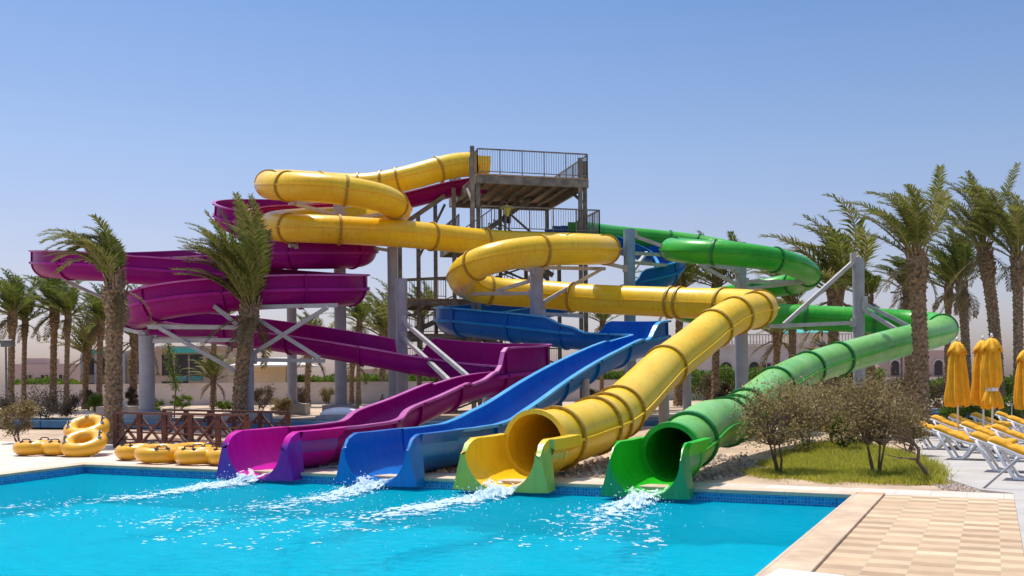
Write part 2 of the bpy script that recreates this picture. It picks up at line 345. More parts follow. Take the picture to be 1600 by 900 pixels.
# coping and decks (solid slabs, top at z = 0)
def slab(name, poly, m, top=0.0, thick=.3, world=False, bev=0):
    n_ = len(poly); vs = [(p[0], p[1], top) for p in poly]+[(p[0], p[1], top-thick) for p in poly]
    fs = [tuple(range(n_)), tuple(range(2*n_-1, n_-1, -1))]+[(i, i+n_, (i+1) % n_+n_, (i+1) % n_) for i in range(n_)]
    mb = MB(); mb.v = vs; mb.f = fs; o = mb.build(name, m)
    if not world: frame(o)
    if bev:
        b = o.modifiers.new('bevel', 'BEVEL'); b.width = bev; b.segments = 2; b.limit_method = 'ANGLE'
    return struct(o)
slab('pool_coping', [(POOL_T+.0, -.05), (.0, -.05), (.0, .42), (POOL_T, .42)], 'coping', .035, .075, bev=.012)
slab('pool_coping', [(-.05, -12.5), (.46, -12.5), (.46, .42), (.003, .42), (.003, -.053), (-.05, -.053)], 'coping_y', .037, .075, bev=.012)
slab('deck', [(-13.0, .423), (2.55, .423), (2.55, 1.38), (-13.0, 1.38)], 'decktile')
slab('deck', [(.463, -12.5), (2.55, -12.5), (2.55, .42), (.463, .42)], 'paving')
lt, ls = loc(G(-200, 706)); 
slab('deck', [(-13.003, .423), (-13.003, 3.0), (-16.2, 5.0), (-19.0, 6.0), (-24, 8.2), (-60, 8.4), (-60, -34), (-19.4+.2086*34, -34), (-19.4, .0), (-19.4, .423)], 'decktile')
slab('pool_coping', [(-19.44, .42), (-19.95, .42), (-19.95+.2086*34, -34), (-19.39+.2086*34, -34), (-19.39, 0.0), (-19.39, .05)], 'coping_y', .034, .2, bev=.01)
ww = [G(1600, 771), G(1533, 766), G(1478, 748), G(1452, 722), G(1418, 690), G(1412, 668), G(1445, 657), G(1560, 648), G(1900, 640), G(2300, 760), G(2300, 1400), ]
a_ = L(2.553, 1.38); b_ = L(2.553, -12.5); c_ = L(14, -12.5)
slab('concrete_terrace', [tuple(a_), *[tuple(p) for p in ww[1:9]], tuple(G(2200, 700)), tuple(c_), tuple(b_)], 'concdeck', .012, .2, world=True)
# lazy river behind the garden
def ribbon(name, pts, w, z, m):
    vs = []; 
    for i, p in enumerate(pts):
        d = (Vector(pts[min(i+1, len(pts)-1)])-Vector(pts[max(i-1, 0)])).normalized(); nrm = Vector((-d.y, d.x, 0))
        p = Vector((p[0], p[1], z)); vs += [p+nrm*w/2, p-nrm*w/2]
    return struct(raw(name, vs, [(2*i, 2*i+1, 2*i+3, 2*i+2) for i in range(len(pts)-1)], m))
riv = [(-60, 52, 0), (-30, 48.5, 0), (-20, 45, 0), (-12, 42.5, 0), (-4, 40, 0), (4, 39, 0), (12, 42, 0), (22, 48, 0), (40, 56, 0)]
MT['river'] = simple('river_water', (.02, .16, .30), .12, .2, 1.5, .3, 8)
MT['rivercurb'] = simple('blue_painted_curb', (.03, .14, .28), .5, .2, 3)
ribbon('river_water', riv, 3.0, .47, 'river')
for off, nm in ((1.62, 'a'), (-1.62, 'b')):
    mb = MB()
    for i in range(len(riv)-1):
        a, b = Vector(riv[i]), Vector(riv[i+1]); d = (b-a).normalized(); n_ = Vector((-d.y, d.x, 0))*off
        mb.beam(a+n_+Vector((0, 0, .45)), b+n_+Vector((0, 0, .45)), .28, .30)
    struct(mb.build('river_kerb', 'concrete' if off > 0 else 'rivercurb'))
# white ledge at the bottom right corner
lg = MB(); pA, pB = G(1196, 899, .05), G(1225, 890, .05)
lgv = [G(1190, 903, .05), G(1216, 889, .05), G(1320, 900, .05), G(1330, 990, .05), G(1150, 990, .05)]
slab('white_ledge', [tuple(p) for p in lgv], 'white', .06, .25, world=True, bev=.02)

# ================================================================== SLIDES
def resample(cp, step=.22):
    """centripetal Catmull-Rom through (Vector, a, b) control points, extra values interpolated"""
    pts = [c[0] for c in cp]; ex = [c[1:] for c in cp]
    pts = [pts[0]*2-pts[1]]+pts+[pts[-1]*2-pts[-2]]; ex = [ex[0]]+ex+[ex[-1]]
    out = []
    for i in range(1, len(pts)-2):
        p0, p1, p2, p3 = pts[i-1:i+3]
        t0 = 0; t1 = t0+max(1e-4, (p1-p0).length)**.5; t2 = t1+max(1e-4, (p2-p1).length)**.5; t3 = t2+max(1e-4, (p3-p2).length)**.5
        n_ = max(2, int((p2-p1).length/step))
        for k in range(n_):
            t = t1+(t2-t1)*k/n_; f = k/n_
            A1 = p0*((t1-t)/(t1-t0))+p1*((t-t0)/(t1-t0)); A2 = p1*((t2-t)/(t2-t1))+p2*((t-t1)/(t2-t1)); A3 = p2*((t3-t)/(t3-t2))+p3*((t-t2)/(t3-t2))
            B1 = A1*((t2-t)/(t2-t0))+A2*((t-t0)/(t2-t0)); B2 = A2*((t3-t)/(t3-t1))+A3*((t-t1)/(t3-t1))
            g = f*f*(3-2*f)
            out.append([B1*((t2-t)/(t2-t1))+B2*((t-t1)/(t2-t1)), [a*(1-g)+b*g for a, b in zip(ex[i], ex[i+1])]])
    out.append([pts[-2], list(ex[-2])])
    for _ in range(14):
        q = [o[0].copy() for o in out]
        for i in range(1, len(out)-1): out[i][0] = q[i]*.5+(q[i-1]+q[i+1])*.25
    return out
def frames(path):
    fr = []
    for i, (p, e) in enumerate(path):
        t = (path[min(i+1, len(path)-1)][0]-path[max(i-1, 0)][0]).normalized()
        s = t.cross(Vector((0, 0, 1))).normalized(); u = s.cross(t)
        fr.append((p, t, s, u, e))
    return fr
def sweep(fr, prof, closed_prof=True, caps=True, orig=Vector()):
    vs, fs = [], []; n_ = None
    for p, t, s, u, e in fr:
        pr = prof(e); n_ = len(pr)
        for a, b in pr: vs.append(p+s*a+u*b-orig)
    m_ = n_ if closed_prof else n_-1
    for i in range(len(fr)-1):
        for k in range(m_): fs.append((i*n_+k, i*n_+(k+1) % n_, (i+1)*n_+(k+1) % n_, (i+1)*n_+k))
    return vs, fs, n_
def tube_slide(root, path, R, m, mf, spacing=3.0, flange_pts=None, seam=True, m2=None, m2_from=0):
    fr = frames(path); NS = 36
    mb = MB()
    vo, fo, n_ = sweep(fr, lambda e: [(math.cos(2*math.pi*k/NS)*R, math.sin(2*math.pi*k/NS)*R) for k in range(NS)])
    vi, fi, n_ = sweep(fr, lambda e: [(math.cos(2*math.pi*k/NS)*(R-.03), math.sin(2*math.pi*k/NS)*(R-.03)) for k in range(NS)])
    N = len(vo); vs = vo+vi; fs = fo+[tuple(i+N for i in f[::-1]) for f in fi]
    for base in (0, (len(fr)-1)*NS):
        for k in range(NS): fs.append((base+k, base+(k+1) % NS, N+base+(k+1) % NS, N+base+k))
    mb.v = [tuple(v) for v in vs]; mb.f = fs
    ob_ = mb.build('tube', m, root, auto=50)
    if m2:
        ob_.data.materials.append(MT[m2])
        for p_ in ob_.data.polygons:
            if p_.vertices[0] < N and min(p_.vertices) >= m2_from*NS: p_.material_index = 1
    # flange rings
    ds = [0]
    for i in range(1, len(fr)): ds.append(ds[-1]+(fr[i][0]-fr[i-1][0]).length)
    idx = flange_pts if flange_pts is not None else []
    if flange_pts is None:
        d = .25
        while d < ds[-1]:
            idx.append(min(range(len(ds)), key=lambda i: abs(ds[i]-d))); d += spacing*(.92+.16*random.random())
    for i in idx:
        p, t, s, u, e = fr[i]; mbf = MB(); prof = [(R-.005, -.055), (R+.07, -.055), (R+.07, .055), (R-.005, .055)]; K = 40
        for k in range(K):
            q = 2*math.pi*k/K
            for r_, w in prof: mbf.v.append(tuple(p+(s*math.cos(q)+u*math.sin(q))*r_+t*w))
        for k in range(K):
            for j in range(4): mbf.f.append((k*4+j, k*4+(j+1) % 4, ((k+1) % K)*4+(j+1) % 4, ((k+1) % K)*4+j))
        for k in range(0, 20):      # bolt heads on the flange
            q = 2*math.pi*(k+.5)/20; mbf.box(p+(s*math.cos(q)+u*math.sin(q))*(R+.035), (.035, .15, .035), M=Matrix((s, t, u)).transposed())
        mbf.build('flange', mf, root, auto=40)
    p, t, s, u, e = fr[-1]; mbf = MB(); K = 48; prof = [(R-.032, -.06), (R+.075, -.06), (R+.075, .06), (R-.032, .06)]
    for k in range(K):
        q = 2*math.pi*k/K
        for r_, w in prof: mbf.v.append(tuple(p+(s*math.cos(q)+u*math.sin(q))*r_+t*w))
    for k in range(K):
        for j in range(4): mbf.f.append((k*4+j, k*4+(j+1) % 4, ((k+1) % K)*4+(j+1) % 4, ((k+1) % K)*4+j))
    mbf.build('mouth_ring', m, root, auto=40)
    if seam:    # the longitudinal joint lips, one per side
        for sg in (1, -1):
            v_, f_, k_ = sweep(fr, lambda e: [(sg*(R-.004), -.03), (sg*(R+.065), -.026), (sg*(R+.065), .026), (sg*(R-.004), .03)])
            s_ = MB(); s_.v = [tuple(x) for x in v_]; s_.f = f_; s_.build('side_seam', m, root)
    return fr
def wallh(h, cap):
    if cap <= 0: return max(.03, h)
    k = min(1, max(0, (h-.20)/.22)); k = k*k*(3-2*k); return .06+(cap-.06)*k
def trough_prof(R, NA=14):
    def pr(e):
        hl, hr = wallh(e[0], e[2]), wallh(e[1], e[2]); T = .035; Lp = .15
        wl_ = .037+.085*min(1, max(0, (hl-.25)/.2)); wr_ = .037+.085*min(1, max(0, (hr-.25)/.2))
        inner = [(-R, hl)]+[(-R, hl*.5)]+[(-R*math.cos(math.pi*k/NA), -R*math.sin(math.pi*k/NA)) for k in range(NA+1)]+[(R, hr*.5), (R, hr)]
        ro = R+T
        outR = [(R+Lp, hr), (R+Lp, hr-.035), (ro, hr-.036), (ro+.001, .02), (R+wr_, .015), (R+wr_, -.045), (ro, -.046)]
        outer = [(ro*math.cos(math.pi*k/NA), -ro*math.sin(math.pi*k/NA)-.05*0) for k in range(1, NA)]
        outL = [(-ro, -.046), (-R-wl_, -.045), (-R-wl_, .015), (-ro-.001, .02), (-ro, hl-.036), (-R-Lp, hl-.035), (-R-Lp, hl)]
        return inner+outR+outer+outL
    return pr
def trough_slide(root, path, R, m, mrim, spacing=3.2):
    fr = frames(path); vs, fs, n_ = sweep(fr, trough_prof(R)); mb = MB(); mb.v = [tuple(v) for v in vs]; mb.f = fs
    # end faces
    NI = 19
    for base in (0, (len(fr)-1)*n_):
        pass
    body = mb.build('flume', m, root, auto=35)
    # capping strips along both rims
    for sg, ei in ((-1, 0), (1, 1)):
        v_, f_, k_ = sweep(fr, lambda e: [(sg*(R-.012), wallh(e[ei], e[2])-.012), (sg*(R-.012), wallh(e[ei], e[2])+.02), (sg*(R+.165), wallh(e[ei], e[2])+.02), (sg*(R+.165), wallh(e[ei], e[2])-.055)])
        s_ = MB(); s_.v = [tuple(x) for x in v_]; s_.f = f_; s_.build('rim', mrim, root)
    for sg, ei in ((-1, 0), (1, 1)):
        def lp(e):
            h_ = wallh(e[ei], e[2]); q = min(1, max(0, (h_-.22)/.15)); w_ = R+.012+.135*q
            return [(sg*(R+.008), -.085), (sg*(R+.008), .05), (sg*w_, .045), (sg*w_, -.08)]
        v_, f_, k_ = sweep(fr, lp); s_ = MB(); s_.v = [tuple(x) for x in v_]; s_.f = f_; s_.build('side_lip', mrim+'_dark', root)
    d = 0; last = fr[0][0]; nxt = 1.0
    for i in range(1, len(fr)-4):
        d += (fr[i][0]-last).length; last = fr[i][0]
        if d > nxt:
            nxt += spacing*(.9+.2*random.random()); p, t, s, u, e = fr[i]; pr = trough_prof(R)(e); outer = pr[NI:]
            mbf = MB(); K = len(outer)
            for a, b in outer:
                # push outward from the axis
                l_ = math.hypot(a, min(b, 0)) or 1; oa = a/l_*.075 if b <= 0 else (.075 if a > 0 else -.075); ob = min(b, 0)/l_*.075
                for dt in (-.035, .035):
                    mbf.v.append(tuple(p+s*a+u*b+t*dt)); mbf.v.append(tuple(p+s*(a+oa)+u*(b+ob)+t*dt))
            for k in range(K-1):
                o0, o1 = k*4, (k+1)*4
                mbf.f += [(o0+1, o1+1, o1+3, o0+3), (o0, o1, o1+1, o0+1), (o0+2, o0+3, o1+3, o1+2)]
            mbf.build('joint_flange', m, root)
    return fr
def edge_at(u):
    """point on the far pool edge under photograph column u"""
    best = None
    lo, hi = 700., 800.
    for _ in range(40):
        mid = (lo+hi)/2; s_ = loc(G(u, mid))[1]
        if s_ > 0: lo = mid
        else: hi = mid
    return loc(G(u, (lo+hi)/2))[0]
def runout(root, t0, R, m, out=.55, hw=.98, rim=.98, mface=None, rounded=True, back=1.9, zc=.70):
    hw += .02
    """U-shaped outlet: two flared fins in front, rim bands running back to the flume"""
    NA = 16; mb = MB()
    sta = [(-out, .60 if rounded else .66, 0), (-out+.07, .74 if rounded else .72, 0), (-out+.18, .88, 0), (-out+.34, .96, 0), (-out+.5, 1.0, 0), (-out+.52, 1.0, 1), (0.6, 1.0, 1), (back, 1.02, 1)]
    rings = []
    for (s_, rk, ph) in sta:
        f = max(0, min(1, (s_+out)/(out+.3))); bot = -.13+.15*f; rz = rim*rk; flare = .06*(1-min(1, (s_+out)/.4)); rr = R+.02+.09*(1-f)
        inner = []
        for k in range(NA+1):
            q = math.pi*k/NA; x = -rr*math.cos(q); zc_ = bot+rr; z = zc_-rr*math.sin(q); inner.append((x, z))
        inner = [(-rr-.01, rz)]+inner+[(rr+.01, rz)]
        K = len(inner); outer = []
        if ph == 0:
            for k in range(K):
                f_ = k/(K-1)
                if f_ < .34: g = f_/.34; outer.append((-(hw-.13)-(.13+flare)*g, rz+(-.14-rz)*g))
                elif f_ <= .66: g = (f_-.34)/.32; outer.append((-(hw+flare)+2*(hw+flare)*g, -.14))
                else: g = (f_-.66)/.34; outer.append(((hw+flare)-(.13+flare)*g, -.14+(rz+.14)*g))
        else:
            for k, (x, z) in enumerate(inner):
                if k == 0: outer.append((-(hw-.05), rz))
                elif k == K-1: outer.append((hw-.05, rz))
                elif z > rz-.22: outer.append((math.copysign(hw-.03, x), z if k not in (1, K-2) else rz-.22))
                else:
                    l_ = math.hypot(x, z-(bot+rr)); outer.append((x*(l_+.04)/l_, (bot+rr)+(z-(bot+rr))*(l_+.04)/l_))
        rings.append((s_, inner, outer))
    for s_, inner, outer in rings:
        for x, z in inner+outer: mb.v.append(tuple(L(t0+x, s_, z)))
    K = len(rings[0][1])
    for i in range(len(rings)-1):
        a, b = i*2*K, (i+1)*2*K
        for k in range(K-1):
            mb.f.append((a+k, a+k+1, b+k+1, b+k)); mb.f.append((a+K+k+1, a+K+k, b+K+k, b+K+k+1))
        mb.f.append((a, b, b+K, a+K)); mb.f.append((a+K-1, a+2*K-1, b+2*K-1, b+K-1))
    for i in (0, len(rings)-1):
        a = i*2*K
        for k in range(K-1): mb.f.append((a+k, a+K+k, a+K+k+1, a+k+1))
    o = mb.build('runout', m, root, auto=30)
    if mface:
        o.data.materials.append(MT[mface])
        dirn = -D1
        for p in o.data.polygons:
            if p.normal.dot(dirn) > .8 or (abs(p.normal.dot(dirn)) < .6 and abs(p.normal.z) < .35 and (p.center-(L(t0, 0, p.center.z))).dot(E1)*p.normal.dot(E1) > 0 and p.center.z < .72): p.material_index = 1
    return o
RT = .69
# ---- yellow enclosed tube
yc = [(738,257,57),(715,257,56.5),(660,272,55.8),(610,285,55.8),(560,291,56),(500,288,55.5),(445,285,54),(420,288,51.5),(432,291,49),
      (480,292,47.6),(540,298,47.6),(595,309,48.6),(622,325,51),(608,336,54),(560,341,56),(500,344,56),(450,347,54.6),(424,352,52),(434,356,49.8),(480,357,48.6),
      (560,361,49.2),(650,367,51),(740,377,53),(820,382,54.2),(890,384,54),(935,387,52),(950,390,49.6),(930,391,47.5),(880,391,46),(820,394,45),
      (765,404,44.6),(728,422,45.6),(722,438,47.6),(738,450,49.4),(780,456,50),(850,460,49.4),(930,467,48),(1020,471,46),(1090,474,44.6),(1150,476,43),(1188,480,41.2),
      (1186,484,39.6),(1150,492,38),(1122,508,37),(1082,541,35),(1042,571,33),(1006,606,30.4),(976,636,28),(950,656,26.2),(918,669,24.6)]
ty = edge_at(799); tg = edge_at(1021); tb = edge_at(605); tp = edge_at(414)
MOUTH_S = 1.25
def mk(lst, ext=None): return [(P(*c[:3]),)+(tuple(c[3:]) if len(c) > 3 else (0., 0.)) for c in lst]
rt = empty('yellow_tube_slide', 'yellow enclosed tube slide coiling twice down from the tower, third outlet from the left', 'water slide', group='water slides ending at the far pool edge')
cp = mk(yc)+[(L(ty, 2.4, .78), 0, 0), (L(ty, MOUTH_S, .74), 0, 0)]
path = resample(cp)
def flange_idx(path, pix):
    out = []
    def proj(p):
        x = p.x/p.y*F; z = (p.z-H)/p.y*F; return PU+x*cr-z*sr, PV-(x*sr+z*cr)
    for u, v in pix[:]:
        Yh = None
        if isinstance(v, tuple): v, Yh = v
        best = min(range(len(path)), key=lambda i: (proj(path[i][0])[0]-u)**2+(proj(path[i][0])[1]-v)**2+(0 if Yh is None else 40*(path[i][0].y-Yh)**2))
        out.append(best)
    return out
yfl = flange_idx(path, [(740,258),(686,262),(620,282),(598,286),(560,(291,56)),(500,(288,55.5)),(412,(287,52)),(451,(291,48.3)),(543,(298,47.6)),(618,(318,50)),(450,(357,49)),(530,(359,49)),(677,369),(760,(378,53)),(947,(389,49)),(848,(392,45.5)),(742,(412,45)),(765,(453,50)),(895,(465,49)),(1045,473),(1064,473),(1128,476),(1186,(481,41)),(1180,(486,39.5)),(1148,(493,38)),(1116,514),(1040,576),(968,646),(945,660),(930,668),(872,690)])
fr_y = tube_slide(rt, path, RT, 'yellow', 'yellow_flange', flange_pts=sorted(set(yfl)))
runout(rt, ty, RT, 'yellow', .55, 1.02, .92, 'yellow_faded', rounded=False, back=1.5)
# start tub
mb = MB(); mb.box(P(758, 258, 58), (1.6, 1.5, 1.3)); 
# ---- green enclosed tube
RG = .58
gc = [(905,360,57.5),(930,364,59),(975,369,61),(1040,375,62),(1090,381,61.5),(1135,390,60.5),(1160,396,58.4),(1150,396,55.8),(1115,393,54.4),(1078,390,53.2),(1052,388,51.6),(1052,391,49.6),(1085,393,48),
      (1140,396,47.2),(1195,403,47.4),(1238,413,48.6),(1262,425,50.6),(1262,437,53),(1235,444,55),(1190,452,56),(1140,462,56),(1092,472,54.6),(1066,480,52),(1072,486,49.4),(1115,489,47.8),
      (1180,492,47),(1260,496,46.2),(1340,500,45.4),(1410,504,44.8),(1455,508,43.8),(1474,514,42.2),(1462,521,40.4),(1420,531,39),(1350,550,37.2),(1290,567,35.6),(1250,582,34),(1215,601,31.6),(1180,629,28.4),(1150,655,26)]
gr = empty('green_tube_slide', 'green enclosed tube slide looping out to the right, rightmost of the four outlets', 'water slide', group='water slides ending at the far pool edge')
cp = mk(gc)+[(L(tg, 3.6, 1.02), 0, 0), (L(tg, 2.4, .72), 0, 0), (L(tg, MOUTH_S, .60), 0, 0)]
path = resample(cp)
gfl = flange_idx(path, [(1045,(375,62)),(1092,(380,61)),(1045,(389,51)),(1114,(394,48)),(1210,(406,48)),(1270,(430,51)),(1240,(444,55)),(1180,(454,56)),(1262,(496,46)),(1363,(502,45)),(1480,(513,43)),(1310,562),(1262,576),(1210,605),(1166,643),(1150,656),(1135,668),(1078,690)])
fr_g = tube_slide(gr, path, RG, 'green', 'green_flange', flange_pts=sorted(set(gfl)), m2='green_pale', m2_from=flange_idx(path, [(1480,(513,43))])[0])
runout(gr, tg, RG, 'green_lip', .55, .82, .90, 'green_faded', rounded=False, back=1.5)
# ---- blue open flume (values: left wall, right wall height; left/right seen along the flow)
bc = [(880,366,58.5,.3,.3),(930,371,60,.5,.3),(990,385,61,.8,.2),(1035,400,60.5,.9,.1),(1050,416,58.5,.9,.1),(1035,432,57,.8,.1),(980,446,56.6,.2,.2),(900,466,56.4,.1,.3),(820,484,56,.1,.4),(760,492,55,.1,.7),
      (715,497,52.6,.1,.9),(702,500,50.6,.1,.9),(715,501,48.8,.1,.9),(760,506,47.6,.05,.7),(830,513,46,.05,.5),(900,521,44.6,.05,.3),(960,524,43.4,.6,.1),(1000,525,42.2,.85,.1),(1020,525,40.8,.85,.1),(1006,528,39.4,.5,.1),
      (974,537,38,.15,.12),(935,554,36.2,.12,.12),(892,576,34.2,.12,.12),(846,604,31.8,.12,.12),(800,636,29.4,.12,.12),(764,658,27.6,.12,.15)]
br = empty('blue_open_slide', 'blue open flume slide with pale blue rims, second outlet from the left', 'water slide', group='water slides ending at the far pool edge')
cp = [(P(*c[:3]), c[3], c[4], .62 if c[0] > 0 and c[2] > 38 else 0) for c in bc]+[(L(tb, 4.2, .83), .2, .2, 0), (L(tb, 3.0, .74), .24, .24, 0), (L(tb, 1.8, .72), .26, .26, 0)]
fr_b = trough_slide(br, resample(cp), RT, 'blue', 'blue_rim')
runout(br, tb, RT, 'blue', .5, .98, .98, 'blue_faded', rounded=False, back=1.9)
# ---- purple open flume
pc = [(735,284,58,.3,.3),(700,290,58,.3,.5),(640,304,58.5,.3,.5),(560,319,58.6,.1,.6),(480,322,58.4,.1,.7),(410,322,57.4,.1,.85),(362,326,55,.1,.9),(352,335,52.6,.1,.9),(375,346,51,.1,.8),(440,360,50.8,.1,.6),(500,372,51.6,.4,.4),
      (548,384,53,.8,.1),(562,391,51.6,.9,.1),(550,396,50,.9,.1),(510,395,49.4,.8,.1),(440,396,50,.4,.1),(370,400,52.4,.1,.3),(300,404,55,.1,.5),(220,408,57,.1,.6),(140,411,57.4,.7,.4),(92,411,55.5,.9,.1),
      (74,412,53,.1,.1)]
# orientation: flowing left the far side is on the right hand; flowing right (towards the viewer side) the near side is on the right hand
pc = [(735,284,58,.3,.3),(700,290,58,.3,.4),(640,306,58.4,.4,.5),(560,320,58.2,.5,.6),(480,324,57.4,.7,.6),(410,325,56,.8,.8),(366,329,54,.8,.2),(356,336,52.4,.9,.1),(378,348,51.8,.1,.1),
      (440,362,53,.1,.1),(500,374,54.6,.3,.2)]
def HL(lst): return [(P(*c[:3]), c[3], c[4]) for c in lst]
# flow: tower -> left (back) -> counter-clockwise seen from above -> right (front) -> ... outer wall is on the right hand in left turns
pp = [(738,284,58.5,.3,.3),(700,290,58.5,.3,.4),(640,306,58.6,.2,.6),(560,319,58.6,.1,.8),(480,325,58.2,.1,.9),(410,326,57,.1,.9),(366,330,54.8,.1,.9),(358,340,52.6,.1,.8),(385,352,51.6,.1,.5),(440,363,53,.3,.3),
      (510,374,55,.8,.1),(556,386,55,.9,.1),(568,392,53,.9,.1),(552,397,51,.9,.1),(500,398,50.2,.8,.1),(440,398,50.6,.5,.1),(370,401,53,.2,.2),(300,405,56,.1,.5),(220,408,58,.1,.7),(140,410,58,.1,.9),(88,410,56,.1,.9),
      (72,411,53.4,.1,.9),(92,413,51,.1,.9),(150,416,50,.1,.9),(220,422,49.8,.1,.8),(300,428,50,.1,.5),(380,433,51,.2,.2),(460,440,51,.5,.1),(520,446,49.4,.8,.1),(548,449,47,.9,.1),(545,452,44.8,.9,.1),(510,454,43.2,.9,.1),(450,455,42.2,.9,.1),
      (370,459,41.6,.9,.1),(290,466,41.8,.9,.1),(232,478,43,.9,.1),(214,490,45,.9,.1),(224,500,46.6,.9,.1),(268,506,46.8,.8,.1)]
pp2 = [(330,512,45.2,.6,.1),(420,522,43.8,.45,.05),(500,533,43.2,.45,.05),(580,546,42.8,.3,.05),(650,560,42.6,.3,.1),(710,568,42.8,.6,.05),(770,573,42.4,.85,.05),(815,575,41.2,.85,.05),(832,579,39.2,.85,.1),(818,582,38.4,.8,.2),
       (750,606,34.8,.3,.15),(700,606,34,.15,.15),(644,631,31.6,.15,.15),(592,651,29.6,.15,.15)]
sw = []
pr_ = empty('purple_open_slide', 'purple open flume slide with tall banked walls, leftmost of the four outlets', 'water slide', group='water slides ending at the far pool edge')
def autobank(pts, base=.08, tall=.58):
    """tall wall on the outside of each turn"""
    out = []
    for i, (p, a, b) in enumerate(pts):
        q0, q1 = pts[max(0, i-1)][0], pts[min(len(pts)-1, i+1)][0]
        d0 = (p-q0).to_2d(); d1 = (q1-p).to_2d()
        if d0.length < 1e-6 or d1.length < 1e-6: out.append((p, base, base, tall)); continue
        turn = (d0.x*d1.y-d0.y*d1.x)/(d0.length*d1.length)/((d0.length+d1.length)/2)      # >0: turning left
        k = min(1, abs(turn)/.13)
        out.append((p, base+(.6*k if turn < 0 else 0), base+(.6*k if turn > 0 else 0), tall))
    return out
cp = autobank(HL(pp+pp2[:1]), .08, .62)[:-1]+[(P(*c[:3]), .8, .10, .62) for c in pp2[:3]]+[(P(590, 548, 42.7), .8, .1, .62), (P(622, 554, 42.6), .1, .1, .62)]+[(P(*c[:3]), a_2, .10, 1.0) for c, a_2 in zip(pp2[4:10], ( .25, .8, .9, .9, .9, .85))]+[(P(788, 584, 37.2), .8, .1, 1.0), (P(748, 590, 35.8), .26, .1, 1.0)]+[(P(*c[:3]), .16, .16, 0) for c in pp2[-3:]]+[(L(tp, 4.6, .88), .18, .18, 0), (L(tp, 3.2, .77), .22, .22, 0), (L(tp, 1.8, .74), .24, .24, 0)]
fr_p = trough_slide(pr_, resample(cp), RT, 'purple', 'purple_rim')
runout(pr_, tp, RT, 'purple_lit', .40, 1.08, .98, 'purple_faded', rounded=True, back=1.9)

# ================================================================== WATER RUNNING OUT OF THE SLIDES
def splash(t0, R, label, seed, length=6.4, z0=-.10, drift=0.0):
    rnd = random.Random(seed); vs, fs = [], []
    step = .035; front = -.55
    def blob(c, r):
        o = len(vs); ax = [Vector((rnd.uniform(-1, 1), rnd.uniform(-1, 1), rnd.uniform(-1, 1))).normalized() for _ in range(1)][0]
        q = Vector((0, 0, 1)).rotation_difference(ax)
        for d in ((1,0,0),(-1,0,0),(0,1,0),(0,-1,0),(0,0,1),(0,0,-1)):
            vs.append(c+(q@Vector(d))*r*rnd.uniform(.6, 1.3))
        fs.extend([tuple(i+o for i in f) for f in ((0,2,4),(2,1,4),(1,3,4),(3,0,4),(2,0,5),(1,2,5),(3,1,5),(0,3,5))])
    # sheet of water in the outlet and the foaming jet after it
    NS_, NT = int(length/step), 40
    grid = {}
    for i in range(NS_):
        d = i*step; s_ = front+.5-d
        for j in range(NT+1):
            f = j/NT*2-1
            if d < .5: w = R*.62; base = -.13+.15*((.5-d)/.85)+(f*f*.62*.62*R*.5)+.012
            else:
                k = d-.5; w = .34+.11*k; fall = min(1, k/.45); base = (-.10+.02)*(1-fall)+(WZ+.03)*fall
            nz = noise.fractal(Vector((f*w*7+seed*9, d*5.0, seed)), 1.0, 2.0, 5)
            env = max(0, 1-abs(f)**3)
            amp = .014 if d < .45 else (.075*math.exp(-((d-1.0)/1.0)**2)+.012)
            x = f*w+drift*max(0, d-.5)**1.4+.14*math.sin(d*1.7+seed*2)*min(1, d/2)
            z = base+(abs(nz)*amp*1.6+amp*.5)*env
            if d > .5: 
                dens = 1.12-((d-.5)/(length-.5))*1.1-abs(f)**2*.55
                keep = (nz*.8+.5+.35*noise.noise(Vector((x*1.3, d*1.1, seed*5)))) < dens*1.0
            else: keep = (nz*.5+.5) < .38+.35*(d/.5)
            grid[i, j] = (L(t0+x, s_, z), keep)
    idx = {}
    for (i, j), (p, k) in grid.items(): idx[i, j] = len(vs); vs.append(p)
    for i in range(NS_-1):
        for j in range(NT):
            if grid[i, j][1] and grid[i+1, j+1][1]: fs.append((idx[i, j], idx[i+1, j], idx[i+1, j+1], idx[i, j+1]))
    for i in range(int((length+.6)/.04)):
        for j in range(-34, 35):
            d = .9+i*.04; x = j*.04; w_ = .38+.20*d; f = abs(x)/w_
            if f > 1: continue
            c_ = Vector((x*2.1+seed*3, d*1.6, seed*2)); r_ = abs(noise.noise(c_+Vector((noise.noise(c_*1.7), noise.noise(c_*1.3+Vector((5, 5, 5))), 0))*.9))
            if r_ < .046*(1-f*.6)*(1.25-d/(length+1.6)) and noise.noise(Vector((x*.9, d*.7, seed*11))) > -.22:
                p = L(t0+x+drift*max(0, d-.5)**1.4-.12, front+.5-d, WZ+.006); o = len(vs)
                for ax, ay in ((-.024, -.024), (.024, -.024), (.024, .024), (-.024, .024)): vs.append(p+Vector((ax+rnd.uniform(-.01, .01), ay+rnd.uniform(-.01, .01), rnd.uniform(0, .006))))
                fs.append((o, o+1, o+2, o+3))
    for _ in range(500):
        d = .45+abs(rnd.gauss(0, 1))*1.5
        if d > length: continue
        w = .3+.13*d; x = rnd.gauss(0, w*.6)+drift*max(0, d-.5)
        blob(L(t0+x, front+.5-d, WZ+.02+abs(rnd.gauss(0, .13))*math.exp(-((d-.9)/1.0)**2)), rnd.uniform(.005, .016))
    for _ in range(120):  # loose white flecks scattered over the pool, standing in for sun glints
        d = rnd.uniform(1.0, length*1.15); x = rnd.gauss(-.2, .55+.12*d)
        blob(L(t0+x, front+.5-d, WZ+.002), rnd.uniform(.005, .014))
    o = raw('water_splash', vs, fs, 'foam', smooth=False)
    return tag(o, label, 'splash', 'foam running out of the slides', 'stuff')
splash(tp, RT, 'white foam streaming from the purple slide outlet, with flecks standing for sun glints', 1, 6.2, drift=-.04)
